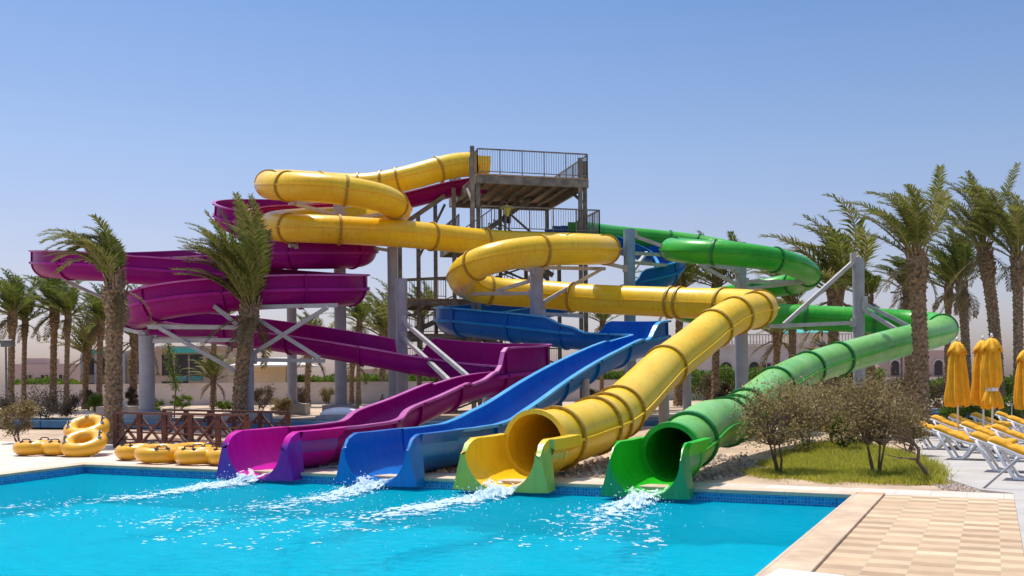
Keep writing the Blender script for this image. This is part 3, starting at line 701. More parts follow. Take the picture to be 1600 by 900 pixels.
splash(tb, RT, 'white foam streaming from the blue slide outlet, with flecks standing for sun glints', 2, 5.6, drift=.03)
splash(ty, RT, 'white foam streaming from the yellow tube outlet, with flecks standing for sun glints', 3, 6.6, drift=-.06)
splash(tg, RG, 'white foam streaming from the green tube outlet, with flecks standing for sun glints', 4, 4.8, drift=.07)

# ================================================================== TOWER
TO = P(745, 262, 54); TO.z = 0
TA = Vector((.967, .256, 0)).normalized(); TB = Vector((-TA.y, TA.x, 0))
def TL(a, b, z): return TO+TA*a+TB*b+Vector((0, 0, z))
tw = empty('slide_tower', 'tall weathered grey steel start tower with railed platforms and zigzag stairs', 'tower')
def part(name, m, fn, parent=tw, **k):
    mb = MB(); fn(mb); return mb.build(name, m, parent, **k)
GZT = .35
posts = [(-.25, .0, 14.9), (.12, .25, 13.3), (-.55, 3.6, 13.3), (-.9, 7.6, 13.3), (5.95, .15, 14.6), (6.35, .5, 14.5), (6.2, 7.4, 13.3), (3.2, 7.6, 13.3), (-2.4, 5.0, 11.9), (-3.4, 5.6, 11.3), (1.4, 7.6, 13.3), (5.9, 4.0, 10.3), (1.6, 4.6, 10.3), (-3.4, 8.6, 10.3), (3.9, 4.2, 10.3)]
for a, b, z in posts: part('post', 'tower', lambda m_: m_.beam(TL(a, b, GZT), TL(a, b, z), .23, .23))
def platform(a0, a1, b0, b1, z, th=.42):
    def f(m_):
        R_ = Matrix((TA, TB, Vector((0, 0, 1)))).transposed()
        c = TL((a0+a1)/2, (b0+b1)/2, z-.04); m_.box(c, (a1-a0, b1-b0, .08), M=R_)
    part('deck', 'deckboard', f)
    def g(m_):
        for b in (b0+.07, b1-.07): m_.beam(TL(a0, b, z-.10-th/2), TL(a1, b, z-.10-th/2), .14, th)
        for a in (a0+.07, a1-.07): m_.beam(TL(a, b0+.15, z-.10-th/2), TL(a, b1-.15, z-.10-th/2), .14, th-.01)
        n_ = int((a1-a0)/.75)
        for i in range(1, n_): a = a0+(a1-a0)*i/n_; m_.beam(TL(a, b0+.15, z-.20), TL(a, b1-.15, z-.20), .08, .2)
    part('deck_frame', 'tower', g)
def railing(p0, p1, h=1.25, every=.14, post=1.35):
    p0, p1 = Vector(p0), Vector(p1); up = Vector((0, 0, 1)); ln = (p1-p0).length; n_ = max(1, round(ln/post))
    def f(m_):
        m_.beam(p0+up*h, p1+up*h, .07); m_.beam(p0+up*.14, p1+up*.14, .045)
        for i in range(n_+1): q = p0.lerp(p1, i/n_); m_.beam(q, q+up*h, .06)
        k = int(ln/every)
        for i in range(1, k): q = p0.lerp(p1, i/k); m_.beam(q+up*.14, q+up*h, .022)
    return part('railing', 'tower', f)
ZD1, ZD2 = 13.45, 10.35
platform(0, 6.4, 0, 7.8, ZD1); platform(-.6, 7.0, -.25, 7.8, ZD2)
railing(TL(.05, .05, ZD1), TL(6.35, .05, ZD1), 1.35); railing(TL(6.35, .05, ZD1), TL(6.35, 7.7, ZD1), 1.3); railing(TL(.05, .05, ZD1), TL(.05, 2.0, ZD1), 1.3); railing(TL(.05, 4.6, ZD1), TL(.05, 7.7, ZD1), 1.3)
railing(TL(.2, -.2, ZD2), TL(6.95, -.2, ZD2), 1.3); railing(TL(6.95, -.2, ZD2), TL(6.95, 3.2, ZD2), 1.3); railing(TL(-.55, 2.2, ZD2), TL(-.55, 7.7, ZD2), 1.2); railing(TL(.0, 7.7, ZD2), TL(5.2, 7.7, ZD2), 1.2)
def flight(a0, b0, z0, a1, b1, z1, w=1.2):
    p0, p1 = TL(a0, b0, z0), TL(a1, b1, z1); d = (p1-p0); hd = Vector((d.x, d.y, 0)).normalized(); sd = Vector((-hd.y, hd.x, 0)); n_ = int((z1-z0)/.19)
    def f(m_):
        for sg in (-1, 1):
            m_.beam(p0+sd*sg*w/2, p1+sd*sg*w/2, .06, .28)
            m_.beam(p0+sd*sg*w/2+Vector((0, 0, 1.05)), p1+sd*sg*w/2+Vector((0, 0, 1.05)), .06)
            for i in range(0, 9): q = p0.lerp(p1, i/8)+sd*sg*w/2; m_.beam(q, q+Vector((0, 0, 1.05)), .04)
        for i in range(n_): q = p0.lerp(p1, (i+.5)/n_); m_.box(q, (.28, w, .04), M=Matrix((hd, sd, Vector((0, 0, 1)))).transposed())
    part('stair_flight', 'tower', f)
flight(.6, 6.3, ZD2, 4.8, 6.3, ZD1-.1); flight(4.9, 2.6, 8.2, 1.4, 2.6, ZD2-.1)
platform(-3.5, 6.2, 4.4, 8.6, 7.0, .3); platform(-3.5, 2.0, 5.4, 8.6, 5.0, .25); platform(-3.5, 6.2, 4.4, 8.6, 3.0, .3)
flight(-2.9, 6.0, 5.0, 1.5, 6.0, 7.0); flight(4.8, 6.0, 7.0, 1.0, 6.0, 8.6); flight(5.0, 5.2, 3.0, 1.0, 5.2, 5.0); flight(-2.5, 5.4, .4, 1.6, 5.4, 3.0)
railing(TL(-3.45, 4.45, 7.0), TL(-.9, 4.45, 7.0), 1.1); railing(TL(.5, 4.45, 7.0), TL(6.1, 4.45, 7.0), 1.1); railing(TL(-3.45, 4.5, 7.0), TL(-3.45, 8.5, 7.0), 1.1); railing(TL(-3.45, 5.45, 5.0), TL(1.9, 5.45, 5.0), 1.1); railing(TL(-3.45, 4.45, 3.0), TL(6.1, 4.45, 3.0), 1.1)
BR = [((-3.4, 5.6, 11.3), (-.9, 4.4, 13.0), .22), ((-2.4, 5.0, 9.4), (-.8, 5.0, 12.6), .14), ((6.2, 7.4, 10.6), (3.4, 7.6, 13), .12), ((6.15, .4, 12.2), (6.15, 2.0, 12.95), .12), ((-.25, .2, 12.0), (-.25, 1.6, 12.95), .12)]
for z in (3.0, 5.0, 7.0, 8.4): BR.append(((-3.4, 5.6, z-.25), (-.55, 3.6, z-.25), .16))
for z in (.6, 3.1, 5.2, 7.4): BR += [((-.5, 3.6, z), (5.9, 4.0, z+2.2), .10), ((5.9, 4.0, z), (-.5, 3.6, z+2.2), .10)]
for a, b, w in BR: part('brace', 'tower', lambda m_: m_.beam(TL(*a), TL(*b), w))
# start tubs of the slides at the tower edge
def tub(p, d, m, label, R=.72):
    o = MB(); d = Vector(d).normalized(); s = Vector((-d.y, d.x, 0))
    prof = [(-R, .35), (-R, 0), (-R*.7, -R*.6), (0, -R*.85), (R*.7, -R*.6), (R, 0), (R, .35), (R+.06, .35), (R+.06, -.02), (R*.75, -R*.68), (0, -R*.93), (-R*.75, -R*.68), (-R-.06, -.02), (-R-.06, .35)]
    for k in (0, .9):
        for a, b in prof: o.v.append(tuple(Vector(p)+d*k+s*a+Vector((0, 0, b))))
    n_ = len(prof)
    for k in range(n_): o.f.append((k, (k+1) % n_, n_+(k+1) % n_, n_+k))
    return o
tub(P(738, 257, 57), TA, 'yellow', '').build('start_tub', 'yellow', rt); tub(P(738, 284, 58.5), TA, 'purple', '').build('start_tub', 'purple', pr_)
tub(P(905, 360, 57.5), -TA, 'green', '', .62).build('start_tub', 'green', gr); tub(P(880, 366, 58.5), -TA, 'blue', '').build('start_tub', 'blue', br)

# ================================================================== SLIDE SUPPORTS
nb = [0]
def pillar(u, vt, Y, dia, label, arms=(), m='steel', plinth=True, cap=True, square=False, vb=None):
    base = P(u, vt, Y); top = base.z; zg = ground_z(base.x, base.y); o = Vector((base.x, base.y, zg-.04))
    r = empty('slide_support', label, 'support pillar', o, 0, 'steel pillars carrying the slides')
    mb = MB()
    if square: mb.beam((0, 0, .2), (0, 0, top-zg), dia, dia)
    else: mb.rod([(0, 0, .2), (0, 0, top-zg)], dia/2, 24)
    mb.rod([(0, 0, .6 if plinth else .03), (0, 0, .66 if plinth else .09)], dia*.95, 16)
    mb.build('pole', m, r, auto=40)
    if plinth:
        pb = MB(); pb.box((0, 0, .3), (1.7, 1.5, .62)); pb.build('plinth', 'concrete', r)
    for a in arms:
        # (z on pole given by pixel v, end u, v, Y [, brace])
        v0, ue, ve, Ye = a[:4]
        p0 = P(u, v0, Y); p1 = P(ue, ve, Ye); p0 = Vector((base.x, base.y, p0.z))
        mb = MB(); mb.beam(p0-o, p1-o, .16); 
        d = (p1-p0); dh = Vector((d.x, d.y, 0)).normalized()
        p0b = p0+dh*dia*.5
        mb.beam(p0b-o+Vector((0, 0, -.18)), p0b-o+Vector((0, 0, .18)), .22)
        mb.build('arm', 'arm', r)
    return r
SP = [
 (530, 308, 52, .62, 'pillar in the middle of the upper yellow coil, with arms to left and right', [(312,452,318,49),(312,620,331,51.5),(337,462,319,49.2),(345,612,332,51.5),(379,452,384,49.2),(379,612,392,52),(402,462,386,49.5),(405,590,388,52.6)], 'steel'),
 (182, 436, 53, .56, 'pillar hidden behind the nearest left palm trunk', [(437,95,436,52),(475,104,440,51.5),(438,215,436,51),(470,240,440,50)], 'steel'),
 (455, 404, 56, .54, 'thinner pillar left of the tall one under the upper purple coil', [(404,540,408,53.5),(402,378,410,54)], 'steel'),
 (229, 524, 43.5, .66, 'short thick white pillar beside the left foreground palm', [(508,390,512,44),(522,168,508,45),(530,372,528,44.5)], 'steel'),
 (386, 495, 41.4, .52, 'pillar hidden behind the trunk of the bushy foreground palm', [(480,528,477,41.6),(590,250,513,41.8),(558,512,480,41.2),(562,508,564,41.8),(488,500,560,41.3),(512,232,511,42),(531,240,533,42),(520,334,478,41)], 'steel'),
 (613, 385, 52, .54, 'taller of the two adjoining pillars left of the tower', [], 'steel'),
 (627, 434, 45, .52, 'shorter front pillar of the adjoining pair left of the tower', [(500,745,600,39),(525,720,612,39)], 'steel'),
 (838, 414, 47.5, .64, 'pillar standing inside the lower yellow coil', [(418,945,420,49.5),(458,735,459,48),(478,940,420,49),(436,775,455,48.5),(490,912,494,47),(424,800,415,46)], 'steel'),
 (983, 357, 50, .58, 'blue grey pillar right of the tower with free top end', [(366,1040,386,50),(395,1060,400,56),(410,1045,415,57),(430,1010,395,56),(420,940,410,49)], 'steel_blue'),
 (1157, 378, 51, .56, 'pillar in the middle of the green coil, passing behind the yellow bend', [(422,1075,408,49.5),(448,1090,412,49.4),(440,1262,440,50.6),(452,1255,441,50.8),(420,1120,417,50)], 'steel'),
 (1341, 402, 43, .50, 'tall free-ended grey pillar right of the yellow bend', [(402,1225,507,42),(504,1200,510,41.6),(470,1440,520,41.4),(478,1440,540,40.5)], 'steel'),
]
for (u, vt, Y, dia, lab, arms, m) in SP: pillar(u, vt, Y, dia, lab, arms, m)
for (u, vt, Y, dia, lab) in [(1158, 505, 40.4, .52, 'thick pillar under the yellow bend'), (1073, 570, 34.6, .30, 'thin pillar on a concrete block under the yellow chute'), (1037, 600, 31.4, .34, 'short pale post touching the underside of the yellow chute'),
        (915, 590, 33.5, .26, 'thin post under the blue chute, beside the yellow tube'), (1262, 596, 34, .26, 'thin post under the green tube behind the shrubs'), (985, 545, 40, .36, 'post below the blue turn'), (760, 598, 38, .30, 'post below the purple banked turn')]:
    pillar(u, vt, Y, dia, lab, (), 'steel', plinth=(u in (1073,)))

# ================================================================== BOUNDARY WALL, HEDGES, BUILDINGS
wp = [(-160, 150), (G(0, 636, .42).x, G(0, 636, .42).y), (G(500, 631, .42).x, G(500, 631, .42).y), (G(1050, 625, .42).x, G(1050, 625, .42).y), (G(1600, 620, .42).x, G(1600, 620, .42).y), (150, 88)]
mb = MB()
for i in range(len(wp)-1):
    a, b = Vector((*wp[i], 1.28)), Vector((*wp[i+1], 1.28)); mb.beam(a, b, .25, 1.78)
wobj = mb.build('boundary_wall', 'wall'); tag(wobj, 'long low whitewashed garden wall behind the slides', 'wall')
cb = MB()
for i in range(len(wp)-1):
    a, b = Vector((*wp[i], 2.2)), Vector((*wp[i+1], 2.2)); cb.beam(a, b, .34, .07)
cb.build('coping', 'wall', wobj)

def bld(name, label, u0, u1, vt, Y, m, depth=10, cat='building'):
    a = P(u0, vt, Y); b = P(u1, vt, Y); w = b.x-a.x; h = a.z
    r = empty(name, label, cat, (a.x, Y, 0)); mb = MB(); mb.box((w/2, depth/2, h/2), (w, depth, h)); mb.build('wall', m, r)
    return r, w, h
def win(r, x0, x1, z0, z1, frame_m='wall', pane='win', yy=-.03):
    f = MB(); w = .09
    f.box(((x0+x1)/2, yy, z1), (x1-x0+2*w, .14, w)); f.box(((x0+x1)/2, yy, z0), (x1-x0+2*w, .14, w))
    for x in (x0, x1, (x0+x1)/2): f.box((x, yy, (z0+z1)/2), (w, .12, z1-z0-w))
    fo = f.build('window', frame_m, r); p = MB(); p.box(((x0+x1)/2, yy+.02, (z0+z1)/2), (x1-x0-.02, .06, z1-z0-.02)); p.build('pane', pane, fo)
def zpx(v, Y, u=0): return P(u, v, Y).z
# left hotel block
r, w, h = bld('hotel_building', 'sand-coloured two storey hotel block with teal awnings and dark windows behind the left palms', 243, 356, 541, 100, 'sandwall')
for x0, x1, z0, z1 in ((.7, 1.6, 3.1, 5.1), (2.0, 3.2, 3.1, 5.1), (3.5, 4.7, 3.1, 5.1), (5.3, 6.3, 3.1, 5.1), (.7, 1.9, .9, 2.4), (2.0, 3.2, .9, 2.4)): win(r, x0, x1, z0, z1, 'win')
mb = MB(); mb.box((3.35, -.5, 5.55), (2.9, 1.2, .5)); mb.build('awning', 'roofteal', r)
mb = MB()
for x in (2.6, 4.1): mb.box((x, -.1, 2.75), (1.2, .2, .5))
mb.build('balcony_panel', 'tealpanel', r)
mb = MB(); mb.box((3.6, 4.9, 5.75), (7.6, 10.6, .25)); mb.build('parapet', 'sandwall', r)
r, w, h = bld('hotel_building', 'sand hotel block with grey pillars partly hidden behind the leftmost palms', 128, 243, 549, 104, 'sandwall')
for x0 in (.6, 2.0, 3.4, 5.0, 6.2): win(r, x0, x0+.9, 3.3, 4.9, 'win'); win(r, x0, x0+.9, .8, 2.3, 'win')
mb = MB()
for x in (.3, 1.75, 3.1, 4.6): mb.box((x, -.5, 2.7), (.35, .4, 5.3))
mb.build('column', 'steel', r)
mb = MB(); mb.box((1.4, -.4, 5.6), (2.2, 1.0, .45)); mb.build('awning', 'roofteal', r)
mb = MB(); mb.box((6.2, -.4, 5.4), (1.6, 1.0, .45)); mb.build('awning', 'roofteal', r)
r, w, h = bld('low_building', 'low pale pink flat-roofed building at the far left edge', 22, 118, 569, 120, 'pinkwall')
for x0 in (1.2, 3.2, 5.4): win(r, x0, x0+1.0, 2.4, 3.5, 'pinkwall')
mb = MB(); mb.box((1.5, 4, h+.3), (2.5, 4, .9)); mb.build('roof_room', 'pinkwall', r)
# pavilion
r, w, h = bld('pavilion', 'small cream pavilion with broad white roof behind the wall', 380, 446, 571, 92, 'creamwall', 5)
mb = MB(); x0, x1, y0, y1, z0 = -1.0, w+1.9, -1.2, 6.2, h
mb.add([(x0, y0, z0), (x1, y0, z0), (x1, y1, z0), (x0, y1, z0), (x0+1.6, 2, z0+.75), (x1-2.2, 2, z0+.75), (x1-2.2, 3, z0+.75), (x0+1.6, 3, z0+.75), (x0, y0, z0-.15), (x1, y0, z0-.15), (x1, y1, z0-.15), (x0, y1, z0-.15)],
       [(0, 1, 5, 4), (1, 2, 6, 5), (2, 3, 7, 6), (3, 0, 4, 7), (4, 5, 6, 7), (8, 9, 1, 0), (9, 10, 2, 1), (10, 11, 3, 2), (11, 8, 0, 3), (11, 10, 9, 8)]); mb.build('roof', 'roofwhite', r)
mb = MB(); mb.box((w+.9, -.5, h/2), (.16, .16, h)); mb.build('roof_post', 'roofwhite', r)
r, w, h = bld('low_building', 'pale sand building seen between the white pillars and the tower', 560, 712, 577, 112, 'sandwall')
for x0 in (.8, 3.0, 5.6, 8.0): win(r, x0, x0+1.1, 1.8, 3.0, 'roofteal')
r, w, h = bld('low_building', 'pale house block visible just right of the tower foot', 885, 1010, 574, 108, 'sandwall')
# right hotel with arches and balustrade
def arch_win(r, x, z0, w, h):
    m_ = MB(); n_ = 10; pts = [(x-w/2, z0), (x+w/2, z0)]+[(x+w/2*math.cos(math.pi*k/n_), z0+h-w/2+w/2*math.sin(math.pi*k/n_)) for k in range(n_+1)]
    k = len(pts); m_.v = [(a, -.06, b) for a, b in pts]+[(a, .03, b) for a, b in pts]; m_.f = [tuple(range(k)), tuple(range(2*k-1, k-1, -1))]+[(i, (i+1) % k, (i+1) % k+k, i+k) for i in range(k)]
    o = m_.build('arched_window', 'win', r)
    t_ = MB()
    for q in range(n_):
        a0, a1 = math.pi*q/n_, math.pi*(q+1)/n_; R_ = w/2+.1; zc = z0+h-w/2
        t_.beam((x+R_*math.cos(a0), -.05, zc+R_*math.sin(a0)), (x+R_*math.cos(a1), -.05, zc+R_*math.sin(a1)), .12, .12)
    t_.build('arch_trim', 'wall', o)
def balustrade(r, x0, x1, y, z, h=.9, step=.28):
    m_ = MB(); m_.box(((x0+x1)/2, y, z+h), (x1-x0, .25, .12)); m_.box(((x0+x1)/2, y, z+.06), (x1-x0, .25, .12))
    n_ = int((x1-x0)/step)
    for i in range(n_+1):
        x = x0+(x1-x0)*i/n_; m_.rod([(x, y, z+.12), (x, y, z+.3), (x, y, z+.55), (x, y, z+h-.06)], [.06, .10, .05, .07], 6, False)
    m_.build('balustrade', 'wall', r)
YR = 92
r, w, h = bld('hotel_building', 'cream hotel with arched windows, roof balustrade and teal hipped roof on the right', 1086, 1330, 541, YR, 'wall', 12)
for u, wd in ((1134, 1.05), (1178, .9), (1217, 1.0), (1262, .9), (1300, .9)): arch_win(r, (u-1086)/F*YR, h-3.0, wd, 1.5)
x = (1197-1086)/F*YR; win(r, x-.45, x+.45, h-2.9, h-1.6, 'pinkwall')
balustrade(r, 0, w, -.1, h+.02, 1.0); balustrade(r, 0, w, -.9, h-4.2, .9)
mb = MB(); mb.box((w/2, -.5, h-4.35), (w, 1.0, .25)); mb.build('balcony', 'wall', r)
mb = MB(); x0, x1 = (1248-1086)/F*YR, (1306-1086)/F*YR; zt = h+1.0; mb.box(((x0+x1)/2, 4, h+.6), (x1-x0, 4, 1.3)); mb.build('roof_room', 'creamwall', r)
mb = MB(); zt = h+1.25; mb.add([(x0-.4, 1.6, zt), (x1+.4, 1.6, zt), (x1+.4, 6.4, zt), (x0-.4, 6.4, zt), (x0+.4, 3.6, zt+.75), (x1-.5, 3.6, zt+.75), (x1-.5, 4.4, zt+.75), (x0+.4, 4.4, zt+.75)], [(0, 1, 5, 4), (1, 2, 6, 5), (2, 3, 7, 6), (3, 0, 4, 7), (4, 5, 6, 7), (3, 2, 1, 0)]); mb.build('roof', 'roofteal', r)
r, w, h = bld('hotel_building', 'pale pink wing with small arched windows behind the green tube bend', 1372, 1486, 548, 88, 'pinkwall', 12)
for u in (1398, 1430, 1466): arch_win(r, (u-1372)/F*88, h-2.2, .7, 1.3); win(r, (u-1372)/F*88-.35, (u-1372)/F*88+.35, .8, 1.8, 'pinkwall')
r, w, h = bld('low_building', 'low pale building filling the gap right of the green loop', 1330, 1374, 560, 90, 'sandwall', 12)

# ================================================================== PLANTS
def frond(leaf, rach, base, az, el, length, wind, grav, rnd, nl=46, leaflen=.55, lw=.035, step=.1):
    d = Vector((math.cos(az)*math.cos(el), math.sin(az)*math.cos(el), math.sin(el))); p = Vector(base); n_ = 16; sl_ = length/n_
    pts = [p.copy()]; dirs = [d.copy()]
    for i in range(n_):
        f = (i+1)/n_; d = (d+(Vector(wind)*f*.95+Vector((0, 0, -grav))*(f**1.3))*(3.2/n_)).normalized(); p = p+d*sl_; pts.append(p.copy()); dirs.append(d.copy())
    rach.rod(pts, [.035*(1-.85*i/n_) for i in range(n_+1)], 4, False)
    for k in range(nl):
        f = .16+.84*k/(nl-1); q = f*n_; i = min(n_-1, int(q)); g = q-i; c = pts[i].lerp(pts[i+1], g); t = dirs[i].lerp(dirs[i+1], g).normalized()
        s = t.cross(Vector((0, 0, 1))); s = s.normalized() if s.length > .05 else Vector((1, 0, 0)); u = s.cross(t)
        ll = leaflen*(.45+.75*math.sin(math.pi*min(1, f*.86+.12)))*rnd.uniform(.8, 1.15)
        for sg in (-1, 1):
            dd = (t*rnd.uniform(.55, .95)+s*sg*rnd.uniform(.6, .95)+u*rnd.uniform(.0, .45)).normalized()
            dd2 = (dd+Vector(wind)*.45+Vector((0, 0, -.42))*rnd.uniform(.5, 1.3)).normalized()
            w = dd.cross(u).normalized()*lw*rnd.uniform(.7, 1.2)
            m1 = c+dd*ll*.5; e = m1+dd2*ll*.5
            o = len(leaf.v); leaf.v += [tuple(c-w*.5), tuple(c+w*.5), tuple(m1+w), tuple(m1-w), tuple(e)]
            leaf.f += [(o, o+1, o+2, o+3), (o+3, o+2, o+4)]
def palm(label, base, height, lean=(0, 0), nfr=34, flen=3.0, wind=(-.9, .1, .0), grav=.45, seed=1, tr=.30, nl=40, leaflen=.5, m='fronds', lw=.035, elmin=-10, elmax=85, group='date palms', dry=6, bias=0, name='palm_tree', azr=None, wvar=(.75, 1.2)):
    rnd = random.Random(seed); r = empty(name, label, 'palm tree', base, 0, group)
    # trunk with stubs of cut leaves
    mb = MB(); n_ = max(10, int(height/.085)); K = 18; pts = []
    for i in range(n_+1):
        f = i/n_; rad = tr*(1.28-.42*min(1, f*5)) if f < .2 else tr*(.86+.02*math.sin(f*9))
        if f > .78: rad *= 1+.30*math.sin(math.pi*min(1, (f-.78)/.22)*.93)-(.35*((f-.93)/.07) if f > .93 else 0)
        c = Vector((lean[0]*f*f, lean[1]*f*f, f*height))
        for k in range(K):
            a = 2*math.pi*k/K; jut = (1.14 if (i % 2 == 0 and (k+i//2) % 2 == 0) else .93)*rnd.uniform(.95, 1.06)
            if f > .8: jut *= rnd.uniform(.9, 1.16)
            mb.v.append((c.x+math.cos(a)*rad*jut, c.y+math.sin(a)*rad*jut, c.z+(.03 if k % 2 else -.02)))
    for i in range(n_):
        for k in range(K): mb.f.append((i*K+k, i*K+(k+1) % K, (i+1)*K+(k+1) % K, (i+1)*K+k))
    mb.f.append(tuple(n_*K+k for k in range(K)))
    top = Vector((lean[0], lean[1], height))
    for q in range(70):      # leaf stubs near the top
        a = rnd.uniform(0, 2*math.pi); f = rnd.uniform(.82, 1.0); c = Vector((lean[0]*f*f, lean[1]*f*f, f*height)); d = Vector((math.cos(a), math.sin(a), 0))
        s0 = c+d*tr*.85; mb.rod([s0, s0+d*tr*rnd.uniform(.2, .55)+Vector((0, 0, rnd.uniform(.2, .5)))], [.06, .025], 4)
    mb.build('trunk', 'trunk', r)
    lf, rc, dr = MB(), MB(), MB()
    for i in range(nfr):
        az = i*2.39996+rnd.uniform(-.2, .2)
        if azr: az = azr[0]+(azr[1]-azr[0])*((i*.618034) % 1.0)
        el = math.radians(elmax-(elmax-elmin)*(i/nfr)**.8+rnd.uniform(-7, 7)); L_ = flen*rnd.uniform(.8, 1.1)*(.75+.25*min(1, i/nfr*2))
        wv = Vector(wind)*rnd.uniform(*wvar)
        frond(lf, rc, top+Vector((math.cos(az), math.sin(az), 0))*tr*.4+Vector((0, 0, -.25*i/nfr)), az, el, L_, wv, grav*rnd.uniform(.7, 1.3), rnd, nl, leaflen, lw)
    for i in range(dry):
        az = rnd.uniform(0, 6.28); frond(dr, rc, top+Vector((0, 0, -.3)), az, math.radians(rnd.uniform(-50, -15)), flen*.6, Vector(wind)*.4, 1.0, rnd, nl//2, leaflen*.8, lw)
    if lf.v:
        c = raw('crown', lf.v, lf.f, m, r); 
        rc.build('leaf_stems', 'rachis', c)
        if dr.v: raw('dry_fronds', dr.v, dr.f, 'fronds_dry', c)
    return r
def at_base(u, v): p = GZ(u, v); p.z -= .05; return p
# two foreground palms
b1 = at_base(178, 690); h1 = P(180, 437, b1.y).z-b1.z
palm('nearest left palm, sparse tattered fronds streaming left over the purple slide', b1, h1, (.1, 0), 26, 3.15, (-1.0, .0, -.05), 1.1, 11, .34, 74, .40, lw=.024, elmin=55, elmax=88, dry=3, azr=(math.radians(80), math.radians(280)), wvar=(.1, 1.2))
b2 = at_base(374, 668); h2 = P(388, 478, b2.y).z-b2.z
palm('bushy palm in front of the pillars, dense crown swept up and left', b2, h2, (.55, 0), 52, 4.35, (-1.05, .0, .05), .30, 12, .33, 90, .50, lw=.026, elmin=60, elmax=89, dry=4, azr=(math.radians(35), math.radians(325)), wvar=(.05, 1.5))
# right hand palms
for (u, vb, vc, Ysel, lab, nfr, fl, sd, lean) in [
    (1441, 655, 392, 36.5, 'right-hand palm with sparse upswept crown standing directly behind the shrubs', 17, 3.7, 21, (-.2, 0)),
    (1561, 645, 382, 48, 'tallest palm at the right edge, with dense crown, behind the folded parasols', 26, 4.0, 22, (-.7, 0)),
    (1512, 632, 440, 52, 'palm between the two largest right-hand trunks', 18, 3.6, 23, (-.3, 0)),
    (1592, 636, 396, 46, 'palm cut by the right edge of the picture', 22, 3.8, 24, (.0, 0)),
    (1362, 628, 462, 56, 'palm right behind the tall free-ended pillar', 13, 2.3, 25, (-.2, 0)),
    (1420, 626, 450, 58, 'farther palm showing just left of the sparse-crowned palm', 14, 2.8, 26, (0, 0)),
    (1238, 622, 470, 60, 'twin-trunk palm behind the yellow bend, under the green coil', 24, 3.4, 27, (.1, 0)),
    ]:
    q = P(u, vb, Ysel); zb = ground_z(q.x, q.y); hh = P(u, vc, Ysel).z-zb
    palm(lab, (q.x, q.y, zb-.05), hh, lean, nfr, fl*(Ysel/42 if u in (1441, 1561) else 1), (-.78, .05, .02), .55, sd, .31 if u in (1441, 1561) else .25, 72, .44, m='fronds_dark' if u in (1512, 1420, 1362) else 'fronds', lw=.023, elmin=38, elmax=88, dry=4, azr=(math.radians(45), math.radians(315)), wvar=(.2, 1.35))
# background palms: three prototypes, then copies
bgp = []
protos = {}
def far_palm(u, vb, vc, Y, kind, label, sc=None):
    q = P(u, vb, Y); zb = ground_z(q.x, q.y); hh = P(u, vc, Y).z-zb
    if kind not in protos:
        hp = (5.5, 6.5, 3.2)[kind]
        protos[kind] = palm(label, (q.x, q.y, zb), hp, (0.15, 0), (26, 22, 20)[kind], 2.9, (-.75, .1, .02), .5, 40+kind, (.19, .18, .17)[kind], 42, .42, m='fronds_dark' if kind != 2 else 'fronds', lw=.027, elmin=20, elmax=88, group='background palms', dry=5, azr=(math.radians(20), math.radians(340)), wvar=(.3, 1.4)); protos[kind]['hp'] = hp
        o = protos[kind]
    else: o = dup(protos[kind], (q.x, q.y, zb), 0, label, 'background palms')
    f = sc or 1.0; o.scale = (f, f, hh/protos[kind]['hp'] if False else f)
    o.location = (q.x, q.y, zb); s_ = hh/protos[kind]['hp']; o.scale = (s_, s_, s_); o.rotation_euler = (0, 0, random.uniform(-.35, .35))
for a in [(17, 612, 485, 62, 0, 'dark palm at the very left edge of the garden'), (37, 610, 498, 66, 1, 'slender palm second from the left edge'), (83, 608, 480, 66, 0, 'palm third from the left edge, trunk thickening upward'), (104, 608, 490, 64, 1, 'palm beside the third one, crown half hidden behind the nearest left palm'),
          (155, 606, 500, 66, 0, 'palm just left of the nearest trunk'), (133, 606, 548, 70, 2, 'short fluffy palm in front of the left hotel block'), (208, 606, 520, 72, 2, 'small palm between nearest trunk and thick white pillar'),
          (333, 604, 500, 74, 0, 'palm showing between purple coil and pillar'), (560, 604, 500, 78, 1, 'faraway palm under the lower purple coil'), (597, 602, 520, 84, 2, 'short palm left of the adjoining pillars'), (655, 604, 496, 70, 0, 'palm left of the tower foot'), (480, 604, 545, 74, 2, 'brown low palm behind the tall pillars'), (549, 604, 560, 80, 2, 'low green palm under the long purple chute'),
          (1060, 604, 445, 66, 0, 'palm crown showing above the yellow chute near the blue flume'), (1118, 602, 440, 68, 0, 'palm behind the pillar inside the green coil'), (940, 602, 500, 72, 1, 'palm seen below the long yellow tube'), (1300, 600, 450, 66, 2, 'palm left of the free-ended pillar'), (1480, 604, 445, 60, 1, 'palm right of the sparse-crowned palm'), (1212, 604, 520, 74, 2, 'hanging crown in front of the arched hotel')]:
    far_palm(*a)
# short young palms in the garden
far_palm(332, 640, 590, 50, 2, 'young palm in the sand left of the bushy palm'); far_palm(1290, 640, 575, 48, 2, 'low young palm behind the shrubs under the green tube')

